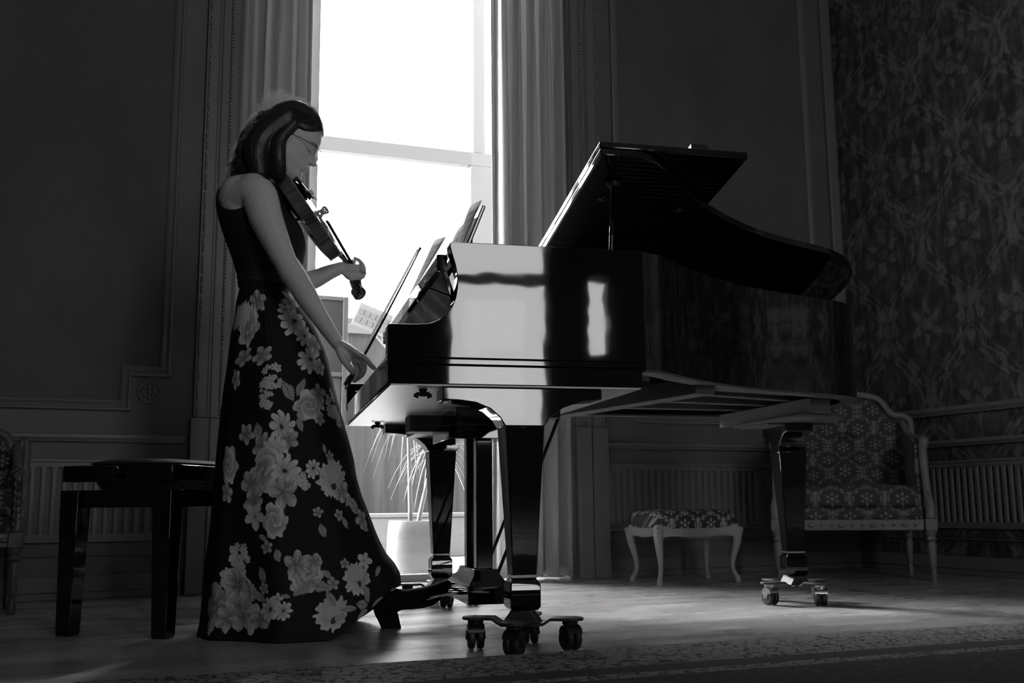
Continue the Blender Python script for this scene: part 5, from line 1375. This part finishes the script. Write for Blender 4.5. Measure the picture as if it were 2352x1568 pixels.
for j in range(len(sp) - 1): pass
R = []
for k, p in enumerate(sp):
    q = k / 39; t = (sp[min(k + 1, 39)] - sp[max(k - 1, 0)]).normalized(); nn = Vector((-t.z, 0, t.x)); th_ = .0055 * (1 - q * .5); w = .011 + .009 * q
    R.append([p + nn * th_ * sx + Vector((0, w * sy, 0)) for sx, sy in ((-1, -1), (1, -1), (1, 1), (-1, 1))])
m.loft(R); m.build('scroll', M_var, violin, bevel=.001)
for x, s_ in ((.500, 1), (.513, -1), (.527, 1), (.541, -1)):
    z = .018 - (x - .483) * .30; M_ = Matrix.Translation((x, 0, z)) @ Matrix.Rotation(-s_ * pi / 2, 4, 'X')
    m = MB().lathe([(.0035, -.014), (.0035, .016), (.0055, .018), (.004, .021), (.004, .023)], 10, M_)
    m.ball((x, s_ * .036, z), 1, 6, (.0095, .0095, .0045)); m.build('peg', M_ebony, violin, smooth=True)
# bridge with its cut-outs
br = [(-.021, 0), (-.021, .005), (-.014, .009), (-.015, .018), (-.020, .024), (-.018, .031), (-.010, .0335), (0, .0345), (.010, .0335), (.018, .030), (.020, .024), (.015, .018), (.014, .009), (.021, .005), (.021, 0), (.008, 0), (.006, .006), (-.006, .006), (-.008, 0)]
bz = rib + .013
bm = bmesh.new()
def loop(pts): return [bm.verts.new((0, p[0], bz + p[1])) for p in pts]
ov = loop(br); ed = [bm.edges.new((ov[i], ov[(i + 1) % len(ov)])) for i in range(len(ov))]
for cy_, cz_, r in ((-.0095, .0255, .0030), (.0095, .0255, .0030), (0, .0235, .0032), (-.0085, .0145, .0024), (.0085, .0145, .0024)):
    lv = loop([(cy_ + r * cos(a), cz_ + r * sin(a)) for a in [2 * pi * k / 12 for k in range(12)]]); ed += [bm.edges.new((lv[i], lv[(i + 1) % 12])) for i in range(12)]
bmesh.ops.triangle_fill(bm, use_beauty=True, edges=ed)
me_ = bpy.data.meshes.new('bridge'); bm.to_mesh(me_); bm.free(); me_.materials.append(mat('pale_maple', .38, .5))
bo_ = bpy.data.objects.new('bridge', me_); COL.objects.link(bo_); bo_.parent = violin; bo_.location = (.195, 0, 0); s_ = bo_.modifiers.new('t', 'SOLIDIFY'); s_.thickness = .004; s_.offset = 0
R = []
for x, z, w in ((.012, rib + .012, .009), (.03, rib + .016, .013), (.09, rib + .022, .017), (.118, rib + .024, .019), (.124, rib + .024, .017)):
    R.append([Vector((x, -w, z)), Vector((x, -w * .5, z + .005)), Vector((x, w * .5, z + .005)), Vector((x, w, z)), Vector((x, 0, z - .001))])
MB().loft(R).build('tailpiece', M_ebony, violin, smooth='auto')
for k in range(4):
    y = -.011 + k * .0073; m = MB().lathe([(.0028, 0), (.0028, .006), (.0018, .007), (.0018, .012)], 8, Matrix.Translation((.108, y, rib + .026)))
    m.box(.100, .118, y - .0018, y + .0018, rib + .018, rib + .0265); m.build('fine_tuner', M_chr, violin, smooth='auto')
for k in range(4):
    y0 = -.0165 + k * .011; MB().tube([(.112, y0 * .65, rib + .026), (.195, y0, bz + .0338 - abs(y0) * .12), (.484, y0 * .50, rib + .0185), (.505 + .012 * k, 0, .012)], .00055, 5).build('string', M_chr, violin)
m = MB(); R = []
for q, z in ((.98, 0), (1, .004), (.96, .010), (.7, .008), (.2, .007)):
    R.append([Vector((.045 + .036 * q * cos(a), -.045 + .050 * q * sin(a) * -1, rib + .014 + z)) for a in [2 * pi * k / 24 for k in range(24)]])
m.loft(R); m.build('chin_rest', M_ebony, violin, smooth='auto')
m = MB(); m.tube([(.10, -.085, -.046), (.085, -.04, -.042), (.075, .02, -.044), (.09, .085, -.052)], [.008, .012, .013, .010], 10, flat=.6)
for y in (-.088, .088): m.tube([(.098, y, -.048), (.10, y, -.030), (.10, y * 1.14, -.018)], .004, 8)
m.build('shoulder_rest', M_ebony, violin, smooth=True)
# ------------------------------------------------------------------ bow
b0 = atY(796, 890, 3.095); best = None
for i in range(200):
    Yt = 3.1 + i * .004; p = atY(968, 566, Yt)
    if best is None or abs((p - b0).length - .745) < best[0]: best = (abs((p - b0).length - .745), p)
b1 = best[1]; bx = (b1 - b0).normalized(); hairn = Vector((-.40, .9, .15)); hairn = (hairn - bx * hairn.dot(bx)).normalized(); by = hairn.cross(bx)
bow = empty('violin_bow', b0, 0, 'slender violin bow gripped in the near hand, tip pointing up to the desk', 'bow')
bow.matrix_world = Matrix.Translation(b0) @ Matrix((bx, by, hairn)).transposed().to_4x4()
LB = (b1 - b0).length
st = [Vector((.012 + (LB - .02) * q, 0, .010 * sin(pi * q) * -1 + .016 * 0)) for q in [i / 30 for i in range(31)]]
st = [p + Vector((0, 0, 0)) for p in st]
MB().tube(st, [.0044 - .0018 * i / 30 for i in range(31)], 10).build('stick', mat('dark_pernambuco', .02, .25), bow, smooth=True)
hx0, hz0 = .035, .022
MB().prism([(.020, .002), (.068, .002), (.070, .010), (.060, .014), (.062, .024), (.024, .024), (.018, .016)], -.007, .007).build('frog', M_ebony, bow, bevel=.0015)
MB().lathe([(.0045, 0), (.0052, .004), (.0052, .014), (.0035, .018)], 12, Matrix.Translation((-.006, 0, 0)) @ Matrix.Rotation(pi / 2, 4, 'Y')).build('screw_button', M_chr, bow, smooth='auto')
MB().prism([(LB - .016, 0), (LB - .006, 0), (LB - .001, .010), (LB + .002, .022), (LB - .010, .020), (LB - .020, .006)], -.0045, .0045).build('bow_tip', M_ebony, bow, bevel=.001)
M_bh = mat('bow_hair', .8, .5)
_t = N(M_bh, 'ShaderNodeBsdfTranslucent'); _t.inputs[0].default_value = (.9, .9, .9, 1); _mx = N(M_bh, 'ShaderNodeMixShader'); _mx.inputs[0].default_value = .75
L(M_bh, bsdf(M_bh).outputs[0], _mx.inputs[1]); L(M_bh, _t.outputs[0], _mx.inputs[2]); L(M_bh, _mx.outputs[0], M_bh.node_tree.nodes['Material Output'].inputs[0])

MB().loft([[Vector((x, -.004, z)), Vector((x, .004, z)), Vector((x, .004, z + .0005)), Vector((x, -.004, z + .0005))] for x, z in ((.060, .0225), (LB - .008, .0195))]).build('bow_hair', M_bh, bow)
